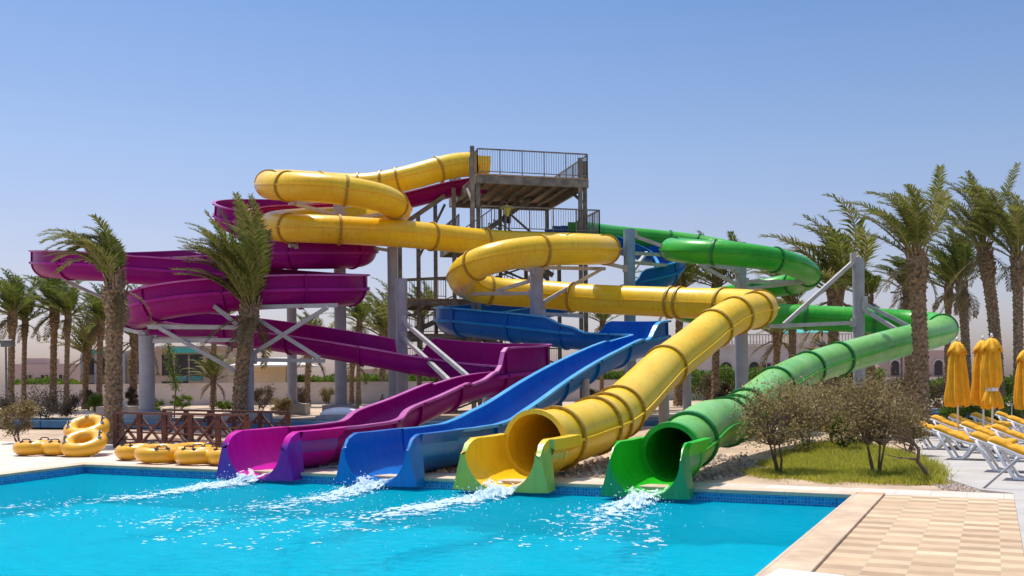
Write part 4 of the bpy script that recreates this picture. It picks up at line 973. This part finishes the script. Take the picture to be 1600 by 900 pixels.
def shrub(name, label, base, w, h, m, seed, n=2600, ls=.05, stems=5, trunk=.35, group=None, flat=1.0, nclump=26, cat='shrub'):
    rnd = random.Random(seed); r = empty(name, label, cat, base, 0, group); lf, br_ = MB(), MB()
    cl = []
    for i in range(nclump):
        a = rnd.uniform(0, 6.28); rr = math.sqrt(rnd.random())*w/2*.82; z = trunk*h+(h-trunk*h)*rnd.uniform(.12, .95)
        k = 1-.55*((z/h-.6)/.5)**2; cl.append((Vector((math.cos(a)*rr*k, math.sin(a)*rr*k*flat, z)), rnd.uniform(.10, .22)*min(w, h)))
    for s_ in range(stems):
        a = rnd.uniform(0, 6.28); b0 = Vector((math.cos(a), math.sin(a), 0))*.06*w*rnd.random()
        k0 = Vector((math.cos(a)*w*.12, math.sin(a)*w*.12, trunk*h)); br_.rod([b0, b0.lerp(k0, .5)+Vector((rnd.uniform(-.04, .04), rnd.uniform(-.04, .04), 0)), k0], [.022*h**.5, .018*h**.5, .014*h**.5], 6)
        for c, rad in cl[s_::stems]:
            mid = k0.lerp(c, .5)+Vector((rnd.uniform(-.1, .1), rnd.uniform(-.1, .1), rnd.uniform(-.05, .1)))*w*.3
            br_.rod([k0, mid, c], [.014*h**.5, .009, .004], 5)
            for q in range(4):
                e = c+Vector((rnd.gauss(0, 1), rnd.gauss(0, 1), rnd.gauss(.3, .8)))*rad*.9; br_.rod([mid.lerp(c, .5), e], [.006, .003], 3, False)
    for i in range(n):
        c, rad = rnd.choice(cl); p = c+Vector((rnd.gauss(0, .55), rnd.gauss(0, .55), rnd.gauss(0, .5)))*rad
        if p.z < .03: continue
        d = Vector((rnd.gauss(0, 1), rnd.gauss(0, 1), rnd.gauss(.4, .8))).normalized(); s = d.cross(Vector((rnd.gauss(0, 1), rnd.gauss(0, 1), rnd.gauss(0, 1)))).normalized(); q = ls*rnd.uniform(.6, 1.4); o = len(lf.v)
        lf.v += [tuple(p), tuple(p+d*q*.5+s*q*.34), tuple(p+d*q), tuple(p+d*q*.5-s*q*.34)]; lf.f.append((o, o+1, o+2, o+3))
    raw('foliage', lf.v, lf.f, m, r); br_.build('stems', 'bark', r); return r
# shrubs by the grass patch (right)
RS = [(1220, 738, 604, 150, 'oliveleaf', 'leftmost olive-brown shrub of the grass patch, reaching over the green tube'), (1262, 706, 606, 120, 'oliveleaf', 'greyish shrub second from the left on the grass patch'),
      (1312, 698, 602, 130, 'oliveleaf', 'wide dry shrub in the middle behind the grass'), (1372, 742, 598, 150, 'dryleaf', 'dark crowned shrub with a bare stem at the right end of the grass'), (1345, 700, 600, 130, 'dryleaf', 'dense shrub behind the dark crowned one'), (1418, 712, 640, 60, 'dryleaf', 'small twisted dry shrub next to the terrace')]
for i, (u, vb, vt, wpx, m, lab) in enumerate(RS):
    b = at_base(u, vb); h_ = P(u, vt, b.y).z-b.z; w_ = wpx/F*b.y
    shrub('shrub', lab, b, w_, h_, m, 60+i, 4600, .06, 4, .34 if i != 2 else .15, 'shrubs on the grass patch', nclump=52)
for i, (u, vb, vt, wpx, lab) in enumerate([(1318, 706, 655, 50, 'bright green leafy bush between the dry shrubs'), (1335, 690, 640, 40, 'yellow-green bush behind the leafy one'), ]):
    b = at_base(u, vb); h_ = P(u, vt, b.y).z-b.z; shrub('green_bush', lab, b, wpx/F*b.y, h_, 'greenleaf', 80+i, 1600, .07, 4, .15, 'green bushes near the grass', nclump=14)
# twisted bare branches beside the terrace
b = at_base(1462, 752); mb = MB(); rnd = random.Random(5); q0 = Vector((0, 0, 0)); mb.rod([(0, 0, 0), (-.18, 0, .22), (-.36, .02, .45), (-.34, .0, .7), (-.5, 0, .92)], [.05, .045, .04, .035, .03], 7)
for k in range(14):
    a = Vector((-.36, .0, .45)).lerp(Vector((-.5, 0, .95)), rnd.random()); e = a+Vector((rnd.uniform(-.7, -.1), rnd.uniform(-.2, .2), rnd.uniform(.0, .5))); mb.rod([a, a.lerp(e, .5)+Vector((0, 0, rnd.uniform(-.06, .1))), e], [.018, .012, .005], 5)
o = mb.build('dead_bush', 'bark'); o.location = b; tag(o, 'twisted leafless branch stump between grass and terrace', 'bush')
# left garden shrubs
LS = [(6, 664, 616, 60, 'darkleaf', 'dry bush cut by the left picture edge'), (66, 662, 604, 95, 'darkleaf', 'large brown bush left of the stacked swim rings'), (98, 658, 612, 60, 'darkleaf', 'brown bush just right of the large brown one'), (30, 692, 630, 60, 'dryleaf', 'small grey bush near the left deck edge'), (138, 640, 611, 30, 'darkleaf', 'little brown bush left of the nearest palm trunk'), (150, 650, 620, 26, 'greenleaf', 'small green bush beside the nearest palm trunk'),
      (410, 645, 605, 44, 'darkleaf', 'brown bush right of the bushy palm trunk'), (467, 643, 608, 40, 'darkleaf', 'round brown bush in front of the tall pillar'), (438, 648, 622, 36, 'dryleaf', 'pale dry bush between two brown ones'), (512, 634, 606, 24, 'dryleaf', 'wispy bush at the foot of the tallest pillar'), (205, 640, 606, 20, 'darkleaf', 'thin brown bush left of the thick white pillar'),
      (285, 640, 618, 40, 'greenleaf', 'light green bush behind the timber bridge'), (240, 650, 622, 34, 'greenleaf', 'yellow-green bush left part behind the timber bridge'), (350, 642, 628, 34, 'greenleaf', 'low green bush near the bushy palm'),
      (1108, 632, 590, 36, 'darkleaf', 'brown bush right of the concrete block'), (1130, 640, 600, 30, 'darkleaf', 'second brown bush right of the concrete block'), (1145, 622, 600, 26, 'dryleaf', 'low dry bush against the wall behind the yellow chute'), (1400, 650, 590, 60, 'darkleaf', 'dark bush left of the sparse-crowned palm trunk'), (1480, 655, 600, 50, 'darkleaf', 'dark bush behind the nearest folded parasol'), (930, 640, 610, 30, 'dryleaf', 'dry bush seen below the blue chute'), (1530, 668, 630, 60, 'greenleaf', 'green flowering bush behind the loungers'), (1585, 664, 620, 60, 'greenleaf', 'tall green bush at the right edge behind the loungers'), (1490, 668, 634, 40, 'greenleaf', 'small green bush behind the leftmost lounger heads')]
for i, (u, vb, vt, wpx, m, lab) in enumerate(LS):
    b = at_base(u, vb); h_ = P(u, vt, b.y).z-b.z; shrub('shrub', lab, b, wpx/F*b.y, max(.4, h_), m, 100+i, 3200, .07, 4, .2, 'garden shrubs', nclump=18)
# tall thin sapling
b = at_base(272, 652); mb = MB(); mb.rod([(0, 0, 0), (.1, 0, 1.5), (-.1, 0, 3.0), (-.35, 0, 4.2)], [.04, .035, .03, .02], 6); o = empty('sapling', 'tall thin sapling with light green leaves behind the timber bridge', 'tree', b); mb.build('trunk', 'bark', o)
rnd = random.Random(3); lf = MB()
for i in range(900):
    z = rnd.uniform(1.4, 4.3); c = Vector((.1-(z-1.5)*.16+rnd.gauss(0, .16), rnd.gauss(0, .16), z)); d = Vector((rnd.gauss(0, 1), rnd.gauss(0, 1), rnd.gauss(0, 1))).normalized(); s = d.orthogonal().normalized(); q = .10; k = len(lf.v)
    lf.v += [tuple(c), tuple(c+d*q*.5+s*q*.3), tuple(c+d*q), tuple(c+d*q*.5-s*q*.3)]; lf.f.append((k, k+1, k+2, k+3))
raw('crown', lf.v, lf.f, 'greenleaf', o)
# hedges beyond the wall (stuff)
def hedge(label, u0, u1, vt, Y, seed, n=6000, m='greenleaf'):
    rnd = random.Random(seed); a, b = P(u0, vt, Y), P(u1, vt, Y); vs, fs = [], []
    for i in range(n):
        f = rnd.random(); x = a.x+(b.x-a.x)*f; zt = a.z*(.86+.22*noise.noise(Vector((x*.7, seed, 0)))); p = Vector((x, Y+rnd.uniform(-.9, .9), zt*rnd.random()**.4))
        d = Vector((rnd.gauss(0, .6), rnd.gauss(0, .6), rnd.gauss(.8, .6))).normalized(); s = d.orthogonal().normalized(); q = rnd.uniform(.2, .45); k = len(vs)
        vs += [p, p+d*q*.5+s*q*.2, p+d*q, p+d*q*.5-s*q*.2]; fs.append((k, k+1, k+2, k+3))
    return tag(raw('hedge', vs, fs, m), label, 'hedge', None, 'stuff')
hedge('low green hedge beyond the wall under the purple chute', 462, 640, 584, 93, 1); hedge('green hedge beyond the wall before the arched hotel', 1060, 1380, 572, 84, 2, 8000); hedge('green hedge beyond the wall at the left', 20, 130, 590, 100, 3, 4000); hedge('green hedge beyond the wall left of the tower foot', 640, 730, 578, 92, 4, 3000); hedge('green hedge below the blue chute', 900, 1010, 574, 88, 5, 4000); hedge('green planting behind the terrace at the right', 1400, 1720, 588, 66, 6, 8000)
# grass patch
def pip(x, y, poly):
    c = False; j = len(poly)-1
    for i in range(len(poly)):
        if (poly[i].y > y) != (poly[j].y > y) and x < (poly[j].x-poly[i].x)*(y-poly[i].y)/(poly[j].y-poly[i].y)+poly[i].x: c = not c
        j = i
    return c
gp = [G(1178, 746), G(1300, 752), G(1400, 756), G(1472, 757), G(1460, 735), G(1425, 716), G(1370, 700), G(1300, 693), G(1240, 706), G(1200, 724)]
gc_ = sum(gp, Vector())/len(gp); gin = []
for i in range(60):
    f = i/60*len(gp); a, b = gp[int(f)], gp[(int(f)+1) % len(gp)]; q = a.lerp(b, f-int(f)); gin.append(gc_.lerp(q, .90+.10*noise.noise(q*1.7)))
struct(raw('grass_soil', [Vector((p.x, p.y, -.012)) for p in gin], [tuple(range(60))], 'hay'))
rnd = random.Random(9); vs, fs = [], []; x0, x1 = min(p.x for p in gp), max(p.x for p in gp); y0, y1 = min(p.y for p in gp), max(p.y for p in gp); n_ = 0
while n_ < 60000:
    x, y = rnd.uniform(x0, x1), rnd.uniform(y0, y1)
    nx, ny = noise.noise(Vector((x*1.6, y*1.6, 8))), noise.noise(Vector((x*1.6, y*1.6, 18)))
    if not pip(x+nx*.5+rnd.gauss(0, .16), y+ny*.9+rnd.gauss(0, .25), gp): continue
    if loc((x, y))[1] < 1.42: continue
    k_ = noise.noise(Vector((x*1.1, y*1.1, 3)))
    if k_ < -.18 and rnd.random() < .72: continue
    n_ += 1; h_ = rnd.uniform(.04, .12)*(1.1+k_)*(1.9 if (x > G(1385, 740).x and rnd.random() < .6) else 1); a = rnd.uniform(0, 6.28); wv = Vector((math.cos(a), math.sin(a), 0))*.009; ln = Vector((rnd.gauss(-.2, .5), rnd.gauss(0, .5), 1))*h_; k = len(vs); p = Vector((x, y, -.015))
    vs += [p-wv, p+wv, p+ln]; fs.append((k, k+1, k+2))
tag(raw('grass', vs, fs, 'grass'), 'patch of short yellow-green grass behind the deck on the right', 'grass', None, 'stuff')
# pebbles & rubble at the edge
def pebbles(label, poly, n, rmin, rmax, m, seed, zoff=0):
    rnd = random.Random(seed); vs, fs = [], []; x0, x1 = min(p.x for p in poly), max(p.x for p in poly); y0, y1 = min(p.y for p in poly), max(p.y for p in poly); c = 0
    while c < n:
        x, y = rnd.uniform(x0, x1), rnd.uniform(y0, y1)
        if not pip(x, y, poly): continue
        c += 1; r_ = rnd.uniform(rmin, rmax); z = ground_z(x, y)-.03+zoff; o = len(vs)
        for a, b, d in ((1,0,0),(.5,.8,0),(-.5,.8,0),(-1,0,0),(-.5,-.8,0),(.5,-.8,0)): vs.append(Vector((x+a*r_*rnd.uniform(.7, 1.2), y+b*r_*rnd.uniform(.7, 1.2), z)))
        for a, b in ((.4, .0), (-.2, .35), (-.2, -.35)): vs.append(Vector((x+a*r_, y+b*r_, z+r_*rnd.uniform(.5, 1.0))))
        fs += [tuple(o+i for i in f) for f in ((0,1,6),(1,7,6),(1,2,7),(2,3,7),(3,8,7),(3,4,8),(4,5,8),(5,6,8),(5,0,6),(6,7,8))]
    return tag(raw('pebbles', vs, fs, m), label, 'pebbles', None, 'stuff')
MT['peb'] = leafmat('pebble_stone', [(.35, .25, .19), (.5, .40, .33), (.24, .18, .14), (.6, .5, .42)], 0)
pebbles('strip of pale pebbles between grass and terrace', [G(1428, 718), G(1455, 728), G(1480, 750), G(1536, 764), G(1530, 770), G(1470, 762), G(1440, 745)], 900, .015, .045, 'peb', 1)
pebbles('stones and rubble on the sand beneath the yellow and green tubes', [L(-13, 1.45), L(-3.4, 1.45), L(-2.5, 5), L(-4, 9), L(-14, 9)], 1500, .02, .10, 'peb', 2)
pebbles('stones scattered on the sand behind the left deck', [L(-14, 4.5), L(-24, 9), L(-30, 16), L(-14, 16)], 1200, .02, .09, 'peb', 3)

# ================================================================== TIMBER BRIDGE
bw = empty('timber_bridge', 'red-brown timber footbridge with cross-braced railings left of the purple outlet', 'bridge')
A0, A1 = G(181, 703), G(384, 706); A0 = P(181, 643, 33.6); A0.z = 0; A1 = P(386, 648, 29.6); A1.z = 0
B0 = P(256, 639, 37.0); B0.z = 0; B1 = P(450, 643, 32.4); B1.z = 0
def rail_side(p0, p1, n_, up=1.18):
    z = Vector((0, 0, 1)); mb = MB(); mb.beam(p0+z*up, p1+z*up, .14, .07); mb.build('handrail', 'wood', bw)
    mb = MB()
    for q in (.30, .55, .80): mb.beam(p0+z*q, p1+z*q, .04, .05)
    mb.build('rails', 'wood', bw)
    for i in range(n_+1):
        q = p0.lerp(p1, i/n_); mb = MB(); mb.beam(q, q+z*(up-.03), .15); mb.build('post', 'wood', bw)
    for i in range(n_):
        a, b = p0.lerp(p1, i/n_), p0.lerp(p1, (i+1)/n_); mb = MB(); off = Vector((0, -.06, 0)); mb.beam(a+z*.1+off, b+z*(up-.1)+off, .07); mb.beam(a+z*(up-.1)-off, b+z*.1-off, .07); mb.build('cross_brace', 'wood', bw)
rail_side(A0, A1, 5); rail_side(B0, B1, 5)
mb = MB(); n_ = 26
for i in range(n_): a, b = A0.lerp(A1, (i+.5)/n_), B0.lerp(B1, (i+.5)/n_); mb.beam(a+Vector((0, 0, .12)), b+Vector((0, 0, .12)), .24, .05)
mb.build('deck_boards', 'wood', bw)

# ================================================================== SWIM RINGS
def ring_mesh(mb, c, R, r, M=Matrix.Identity(3), K=40, k=16):
    o = len(mb.v)
    for i in range(K):
        a = 2*math.pi*i/K; rad = Vector((math.cos(a), math.sin(a), 0)); rr = r*(1+.012*math.sin(a*9))
        for j in range(k): b = 2*math.pi*j/k; mb.v.append(tuple(Vector(c)+M@(rad*(R+rr*math.cos(b))+Vector((0, 0, rr*math.sin(b))))))
    for i in range(K):
        for j in range(k): mb.f.append((o+i*k+j, o+((i+1) % K)*k+j, o+((i+1) % K)*k+(j+1) % k, o+i*k+(j+1) % k))
def double_ring(label, at, rot, sc=1.0):
    r = empty('swim_ring', label, 'swim ring', at, 0, 'yellow double swim rings on the deck'); r.rotation_euler = rot; r.scale = (sc,)*3
    R, q = .43, .21; mb = MB(); ring_mesh(mb, (-.47, 0, q), R, q); ring_mesh(mb, (.47, 0, q), R, q)
    o = mb.build('inflatable', 'tube', r, smooth=True)
    rm = o.modifiers.new('remesh', 'REMESH'); rm.mode = 'VOXEL'; rm.voxel_size = .028; rm.use_smooth_shade = True
    sm = o.modifiers.new('smooth', 'SMOOTH'); sm.iterations = 6
    for cx in (-.47, .47):
        for sy in (-1, 1):
            h = MB(); pts = [(cx+dx, sy*(R+.03), z) for dx, z in ((-.15, 2*q-.01), (-.11, 2*q+.06), (0, 2*q+.075), (.11, 2*q+.06), (.15, 2*q-.01))]; h.rod(pts, .018, 6); h.build('handle', 'black', r)
            h = MB()
            for dx in (-.15, .15): h.rod([(cx+dx, sy*(R+.03), 2*q-.012), (cx+dx, sy*(R+.03), 2*q+.012)], .06, 12)
            h.build('handle_patch', 'tube_blue', r)
    h = MB(); h.rod([(.86, 0, 2*q-.03), (.90, .0, 2*q+.0)], .07, 12); h.build('valve_patch', 'tube_white', r)
    return r
def dk(u, v): p = G(u, v); return p
c = dk(78, 711); double_ring('yellow double ring lying flat under the leaning pair, far left', (c.x, c.y, .02), (0, 0, math.radians(-8)), 1.0)
c = dk(130, 712); r = double_ring('yellow double ring tipped up and leaning on the flat one', (c.x-.0, c.y-.1, .10), (math.radians(58), math.radians(0), math.radians(0)), 1.05)
# lean: long axis climbing up and away to the left
Mx = Matrix.Rotation(math.radians(18), 3, 'Z')@Matrix.Rotation(math.radians(-30), 3, 'X').inverted()
ex = Vector((-.27, .85, .40)).normalized(); ez = Vector((.0, -.45, .9)); ez = (ez-ex*ez.dot(ex)).normalized(); ey = ez.cross(ex)
M4 = Matrix((ex, ey, ez)).transposed().to_4x4(); lo = P(131, 692, c.y-.1)-ez*.22+ex*.47; M4.translation = lo; r.scale = (1, 1, 1); r.matrix_world = M4@Matrix.Scale(1.06, 4)
c = dk(247, 720); double_ring('yellow double ring flat on the deck, left one of the middle group', (c.x-.3, c.y+.35, .02), (0, 0, math.radians(-22)), 1.0)
c = dk(262, 722); double_ring('second yellow double ring overlapping the middle group', (c.x+.25, c.y-.05, .06), (math.radians(6), 0, math.radians(30)), .98)
c = dk(322, 727); double_ring('yellow double ring half hidden behind the purple outlet', (c.x+.15, c.y+.25, .02), (0, 0, math.radians(-15)), 1.0)

# ================================================================== LOUNGERS AND PARASOLS
def make_lounger(label):
    r = empty('sun_lounger', label, 'sun lounger', (0, 0, 0), 0, 'sun loungers with yellow cushions')
    # x from head (0) to foot (1.95); cushion profile
    prof = [(0, .76), (.28, .65), (.62, .50), (.9, .42), (1.3, .39), (1.7, .39), (1.95, .42)]
    mb = MB()
    for sy in (-1, 1):
        mb.rod([(x, sy*.33, z) for x, z in prof], .036, 8)
    mb.build('side_rails', 'white', r, smooth=True)
    mb = MB()
    for x, z in ((.02, .755), (1.93, .42)): mb.rod([(x, -.33, z), (x, .33, z)], .028, 8)
    for k in range(12):
        x = .1+k*.155; z = None
        for (xa, za), (xb, zb) in zip(prof, prof[1:]):
            if xa <= x <= xb: z = za+(zb-za)*(x-xa)/(xb-xa)
        mb.box((x, 0, z-.01), (.09, .64, .018))
    mb.build('slats', 'white', r)
    for sy in (-1, 1):
        mb = MB(); mb.rod([(.12, sy*.35, .70), (.30, sy*.35, .36), (.50, sy*.35, .045), (.62, sy*.35, .03), (.72, sy*.35, .045), (.98, sy*.35, .38)], .038, 8); mb.build('leg', 'white', r, smooth=True)
        mb = MB(); mb.rod([(1.12, sy*.35, .37), (1.36, sy*.35, .05), (1.48, sy*.35, .03), (1.58, sy*.35, .05), (1.80, sy*.35, .38)], .038, 8); mb.build('leg', 'white', r, smooth=True)
    mb = MB(); vs = []; K = 30
    for i in range(K+1):
        x = .03+1.88*i/K; z = None
        for (xa, za), (xb, zb) in zip(prof, prof[1:]):
            if xa <= x <= xb: z = za+(zb-za)*(x-xa)/(xb-xa)
        z = z or .41; th = .15*(1-.3*(1 if i % 6 == 0 else 0)); w = .34; e = .02
        for y, zz in ((-w, z+.015), (-w-.005, z+th*.6), (-w+.04, z+th), (0, z+th*1.08), (w-.04, z+th), (w+.005, z+th*.6), (w, z+.015)): mb.v.append((x, y, zz))
    for i in range(K):
        for j in range(7): mb.f.append((i*7+j, i*7+(j+1) % 7, (i+1)*7+(j+1) % 7, (i+1)*7+j))
    mb.f.append(tuple(range(7))); mb.f.append(tuple(K*7+j for j in range(7)))
    mb.build('cushion', 'cushion', r, auto=60)
    h = MB(); h.box((.10, 0, .80), (.14, .5, .06)); h.build('head_pillow', 'cushion', r)
    return r
LN = [(1597, 750, 'nearest lounger, cut by the right picture edge beside the leaning grey rod'), (1565, 737, 'second nearest lounger, just behind the leaning grey rod'), (1500, 718, 'white-legged lounger third from the front, left of the grey rod'), (1460, 702, 'leftmost lounger of the row by the dry shrubs'),
      (1540, 708, 'lounger in the middle of the pack under the strapped parasol'), (1590, 716, 'lounger in the middle of the pack at the right edge'), (1487, 691, 'lounger with raised head beside the nearest parasol pole'), (1514, 687, 'second back-row lounger from the left'), (1548, 684, 'third back-row lounger, under the parasol pair'), (1585, 681, 'back-row lounger right of the parasol pair'), (1610, 694, 'lounger mostly outside the right picture edge')]
proto_l = None
for i, (u, v, lab) in enumerate(LN):
    p = G(u, v); ang = math.radians(-33+2*math.sin(i*3)); p = p-Vector((math.cos(ang), math.sin(ang), 0))*.6+Vector((.0, 0, 0))
    if proto_l is None: proto_l = make_lounger(lab); o = proto_l; o.location = (p.x, p.y, .012); o.rotation_euler = (0, 0, ang)
    else: o = dup(proto_l, (p.x, p.y, .012), ang, lab)
def make_parasol(label, tie=False, seed=1):
    rnd = random.Random(seed); r = empty('parasol', label, 'parasol', (0, 0, 0), 0, 'folded yellow parasols')
    mb = MB(); mb.rod([(0, 0, 0), (0, 0, 3.1)], .025, 10); mb.rod([(0, 0, 3.1), (0, 0, 3.2)], [.05, .02], 8); mb.build('pole', 'white', r, smooth=True)
    mb = MB(); mb.rod([(0, 0, 0), (0, 0, .08), (0, 0, .12)], [.3, .3, .06], 24); mb.build('base', 'concrete', r)
    def cloth(name, prof, folds, amp):
        m_ = MB(); K = 64
        for z, rad in prof:
            for k in range(K):
                a = 2*math.pi*k/K; rr = rad*(1+amp*math.sin(a*folds+z*1.2)+.06*math.sin(a*3+z*4+seed)); sx = .08*math.sin(z*2+seed)
                m_.v.append((math.cos(a)*rr, math.sin(a)*rr, z+(.05*math.sin(a*folds/2) if rad > .2 else 0)))
        for i in range(len(prof)-1):
            for k in range(K): m_.f.append((i*K+k, i*K+(k+1) % K, (i+1)*K+(k+1) % K, (i+1)*K+k))
        o = m_.build(name, 'fabric', r, smooth=True); s = o.modifiers.new('solid', 'SOLIDIFY'); s.thickness = .008; return o
    if tie: pf = [(3.06, .03), (2.95, .12), (2.7, .17), (2.3, .22), (1.95, .22), (1.76, .15), (1.66, .13), (1.6, .16), (1.4, .22), (1.2, .25)]
    else: pf = [(3.06, .03), (2.95, .12), (2.7, .18), (2.3, .22), (1.9, .25), (1.6, .28), (1.4, .29), (1.25, .27)]
    cloth('canopy', pf, 9, .20); cloth('vent', [(3.09, .03), (2.98, .15), (2.84, .22), (2.74, .25)], 8, .10)
    if tie: m_ = MB(); m_.rod([(0, 0, 1.64), (0, 0, 1.74)], .155, 20, False); m_.build('tie_strap', 'white', r, smooth=True)
    return r
for i, (u, v, vt, lab, tie) in enumerate([(1497, 702, 526, 'nearest folded parasol, loosely hanging beside the palm trunk', False), (1537, 700, 524, 'left folded parasol of the overlapping pair', False), (1551, 706, 520, 'folded parasol of the pair with a white strap round its cloth', True), (1603, 700, 540, 'folded parasol cut by the right picture edge', False)]):
    p = G(u, v); hh = P(u, vt, p.y).z; o = make_parasol(lab, tie, i+1); o.location = (p.x, p.y, -.01); s_ = hh/3.2; o.scale = (s_*1.02, s_*1.02, s_); 
    if i == 0: pass
# leaning rod
a, b = G(1536, 764), P(1591, 716, G(1536, 764).y-.2); mb = MB(); mb.rod([a, b], .022, 10); o = mb.build('metal_rod', 'steel', None, smooth=True); tag(o, 'thin grey metal rod leaning out of the pebbles before the loungers', 'rod')
# small white table far right
p = G(1592, 664); t_ = empty('side_table', 'small white side table at the right edge behind the loungers', 'table', (p.x, p.y, 0)); mb = MB(); mb.box((0, 0, .95), (1.1, .7, .05)); mb.build('table_top', 'white', t_)
for sx in (-.45, .45):
    for sy in (-.28, .28): mb = MB(); mb.rod([(sx, sy, 0), (sx, sy, .92)], .025, 8); mb.build('leg', 'white', t_)
# upturned white boat-like board by the purple chute
p = P(533, 652, 40.5); o = empty('white_float', 'white rounded float lying on the plinth behind the purple chute', 'float', (p.x, p.y, ground_z(p.x, p.y)+.0)); mb = MB()
for k in range(9):
    x = -.85+1.7*k/8; q = math.sqrt(max(.02, 1-(x/.88)**2))
    for j in range(9): a = math.pi*j/8; mb.v.append((x, -math.cos(a)*.35*q, .42+math.sin(a)*.32*q))
for k in range(8):
    for j in range(8): mb.f.append((k*9+j, k*9+j+1, (k+1)*9+j+1, (k+1)*9+j))
s_ = mb.build('hull', 'white', o, smooth=True); sm = s_.modifiers.new('solid', 'SOLIDIFY'); sm.thickness = .03
mb = MB(); mb.box((0, 0, .2), (1.9, .9, .42)); mb.build('stand', 'concrete', o)
# lamps
p = P(10, 640, 50); zg = ground_z(p.x, p.y); o = empty('floodlight', 'dark floodlight on a short pole at the left picture edge', 'lamp', (p.x, p.y, zg)); ht = P(10, 540, 50).z-zg
mb = MB(); mb.rod([(0, 0, 0), (0, 0, ht)], .05, 8); mb.build('pole', 'tower', o); mb = MB(); mb.box((.1, -.1, ht+.12), (.55, .22, .34), M=Matrix.Rotation(math.radians(18), 3, 'X')); mb.build('lamp_head', 'tower', o)
p = P(1409, 600, 62); zg = ground_z(p.x, p.y); o = empty('street_lamp', 'slender twin-headed lamp post between the right-hand palms', 'lamp', (p.x, p.y, zg)); ht = P(1409, 456, 62).z-zg
mb = MB(); mb.rod([(0, 0, 0), (0, 0, ht)], [.07, .04], 8); mb.rod([(-.45, 0, ht), (.45, 0, ht)], .03, 6); mb.build('pole', 'tower', o)
for sx in (-.45, .45): mb = MB(); mb.box((sx, 0, ht-.03), (.35, .2, .10)); mb.build('lamp_head', 'tower', o)

# ================================================================== LIFEGUARD ON THE TOWER
def skin_fig(name, verts, edges, radii, m, parent, sub=1, root=0):
    me = bpy.data.meshes.new(name); me.from_pydata(verts, edges, []); me.update(); me.materials.append(MT[m])
    o = bpy.data.objects.new(name, me); COL.objects.link(o)
    if parent: o.parent = parent
    o.modifiers.new('skin', 'SKIN'); me.skin_vertices.new() if hasattr(me.skin_vertices, 'new') and not me.skin_vertices else None
    for i, r_ in enumerate(radii): sv = me.skin_vertices[0].data[i]; sv.radius = r_ if isinstance(r_, tuple) else (r_, r_); sv.use_root = (i == root)
    s = o.modifiers.new('sub', 'SUBSURF'); s.levels = sub+1; s.render_levels = sub+1; o.modifiers['skin'].use_smooth_shade = True
    return o
pz = TL(1.75, .35, ZD2); per = empty('person', 'person in yellow shirt and dark shorts at the middle platform railing, elbows spread', 'person', pz, math.radians(8))
V = [(0,0,.93),(0,0,1.08),(0,0,1.25),(0,0,1.42),(0,-.01,1.50),(0,-.02,1.56),(0,-.03,1.66),(0,-.03,1.73), # 0-7
     (-.10,0,.86),(-.11,.0,.48),(-.12,.02,.09),(-.12,-.12,.04), (.10,0,.86),(.13,-.03,.48),(.10,.03,.09),(.11,-.10,.04), #8-15
     (-.19,0,1.40),(-.36,-.05,1.24),(-.22,-.20,1.24),(-.19,-.27,1.25), (.19,0,1.40),(.37,-.05,1.25),(.25,-.20,1.24),(.22,-.27,1.25)] #16-23
Ed = [(0,1),(1,2),(2,3),(3,4),(4,5),(5,6),(6,7),(0,8),(8,9),(9,10),(10,11),(0,12),(12,13),(13,14),(14,15),(3,16),(16,17),(17,18),(18,19),(3,20),(20,21),(21,22),(22,23)]
Rd = [(.15,.10),(.13,.09),(.15,.10),(.13,.09),.06,.055,(.085,.10),.06,.085,.06,.042,.035,.085,.06,.042,.035,.06,.043,.034,.03,.06,.043,.034,.03]
try:
    body = skin_fig('body', V, Ed, Rd, 'skin', per)
except Exception as ex_:
    print('skin fail', ex_)
def ell(mb, c, r, n=10, m=8):
    o = len(mb.v)
    for i in range(m+1):
        a = math.pi*i/m
        for j in range(n): b = 2*math.pi*j/n; mb.v.append((c[0]+r[0]*math.sin(a)*math.cos(b), c[1]+r[1]*math.sin(a)*math.sin(b), c[2]+r[2]*math.cos(a)))
    for i in range(m):
        for j in range(n): mb.f.append((o+i*n+j, o+i*n+(j+1) % n, o+(i+1)*n+(j+1) % n, o+(i+1)*n+j))
hb = MB(); ell(hb, (0, -.005, 1.70), (.10, .115, .085)); hb.build('hair', 'hair', per, smooth=True)
sh = MB()
for i, (z, rx, ry) in enumerate(((.86, .21, .15), (1.0, .19, .14), (1.15, .19, .14), (1.3, .22, .15), (1.42, .215, .13), (1.475, .10, .09))):
    for k in range(20): a = 2*math.pi*k/20; sh.v.append((math.cos(a)*rx, math.sin(a)*ry, z))
for i in range(5):
    for k in range(20): sh.f.append((i*20+k, i*20+(k+1) % 20, (i+1)*20+(k+1) % 20, (i+1)*20+k))
for sg in (-1, 1): sh.rod([(sg*.17, 0, 1.41), (sg*.30, -.03, 1.30), (sg*.34, -.045, 1.26)], [.085, .075, .075], 12, False)
sh.build('shirt', 'shirt', per, smooth=True)
st = MB()
for sg in (-1, 1): st.rod([(sg*.07, 0, .95), (sg*.105, 0, .82), (sg*.115, -.01, .50)], [.135, .125, .10], 14, False)
st.build('shorts', 'shorts', per, smooth=True)
for ob in bpy.data.objects:
    if ob.type == 'MESH' and 'hp' in ob: del ob['hp']
for o in protos.values():
    if 'hp' in o: del o['hp']
for o in bpy.data.objects:
    if o.name.startswith('palm_tree') and 'hp' in o: del o['hp']
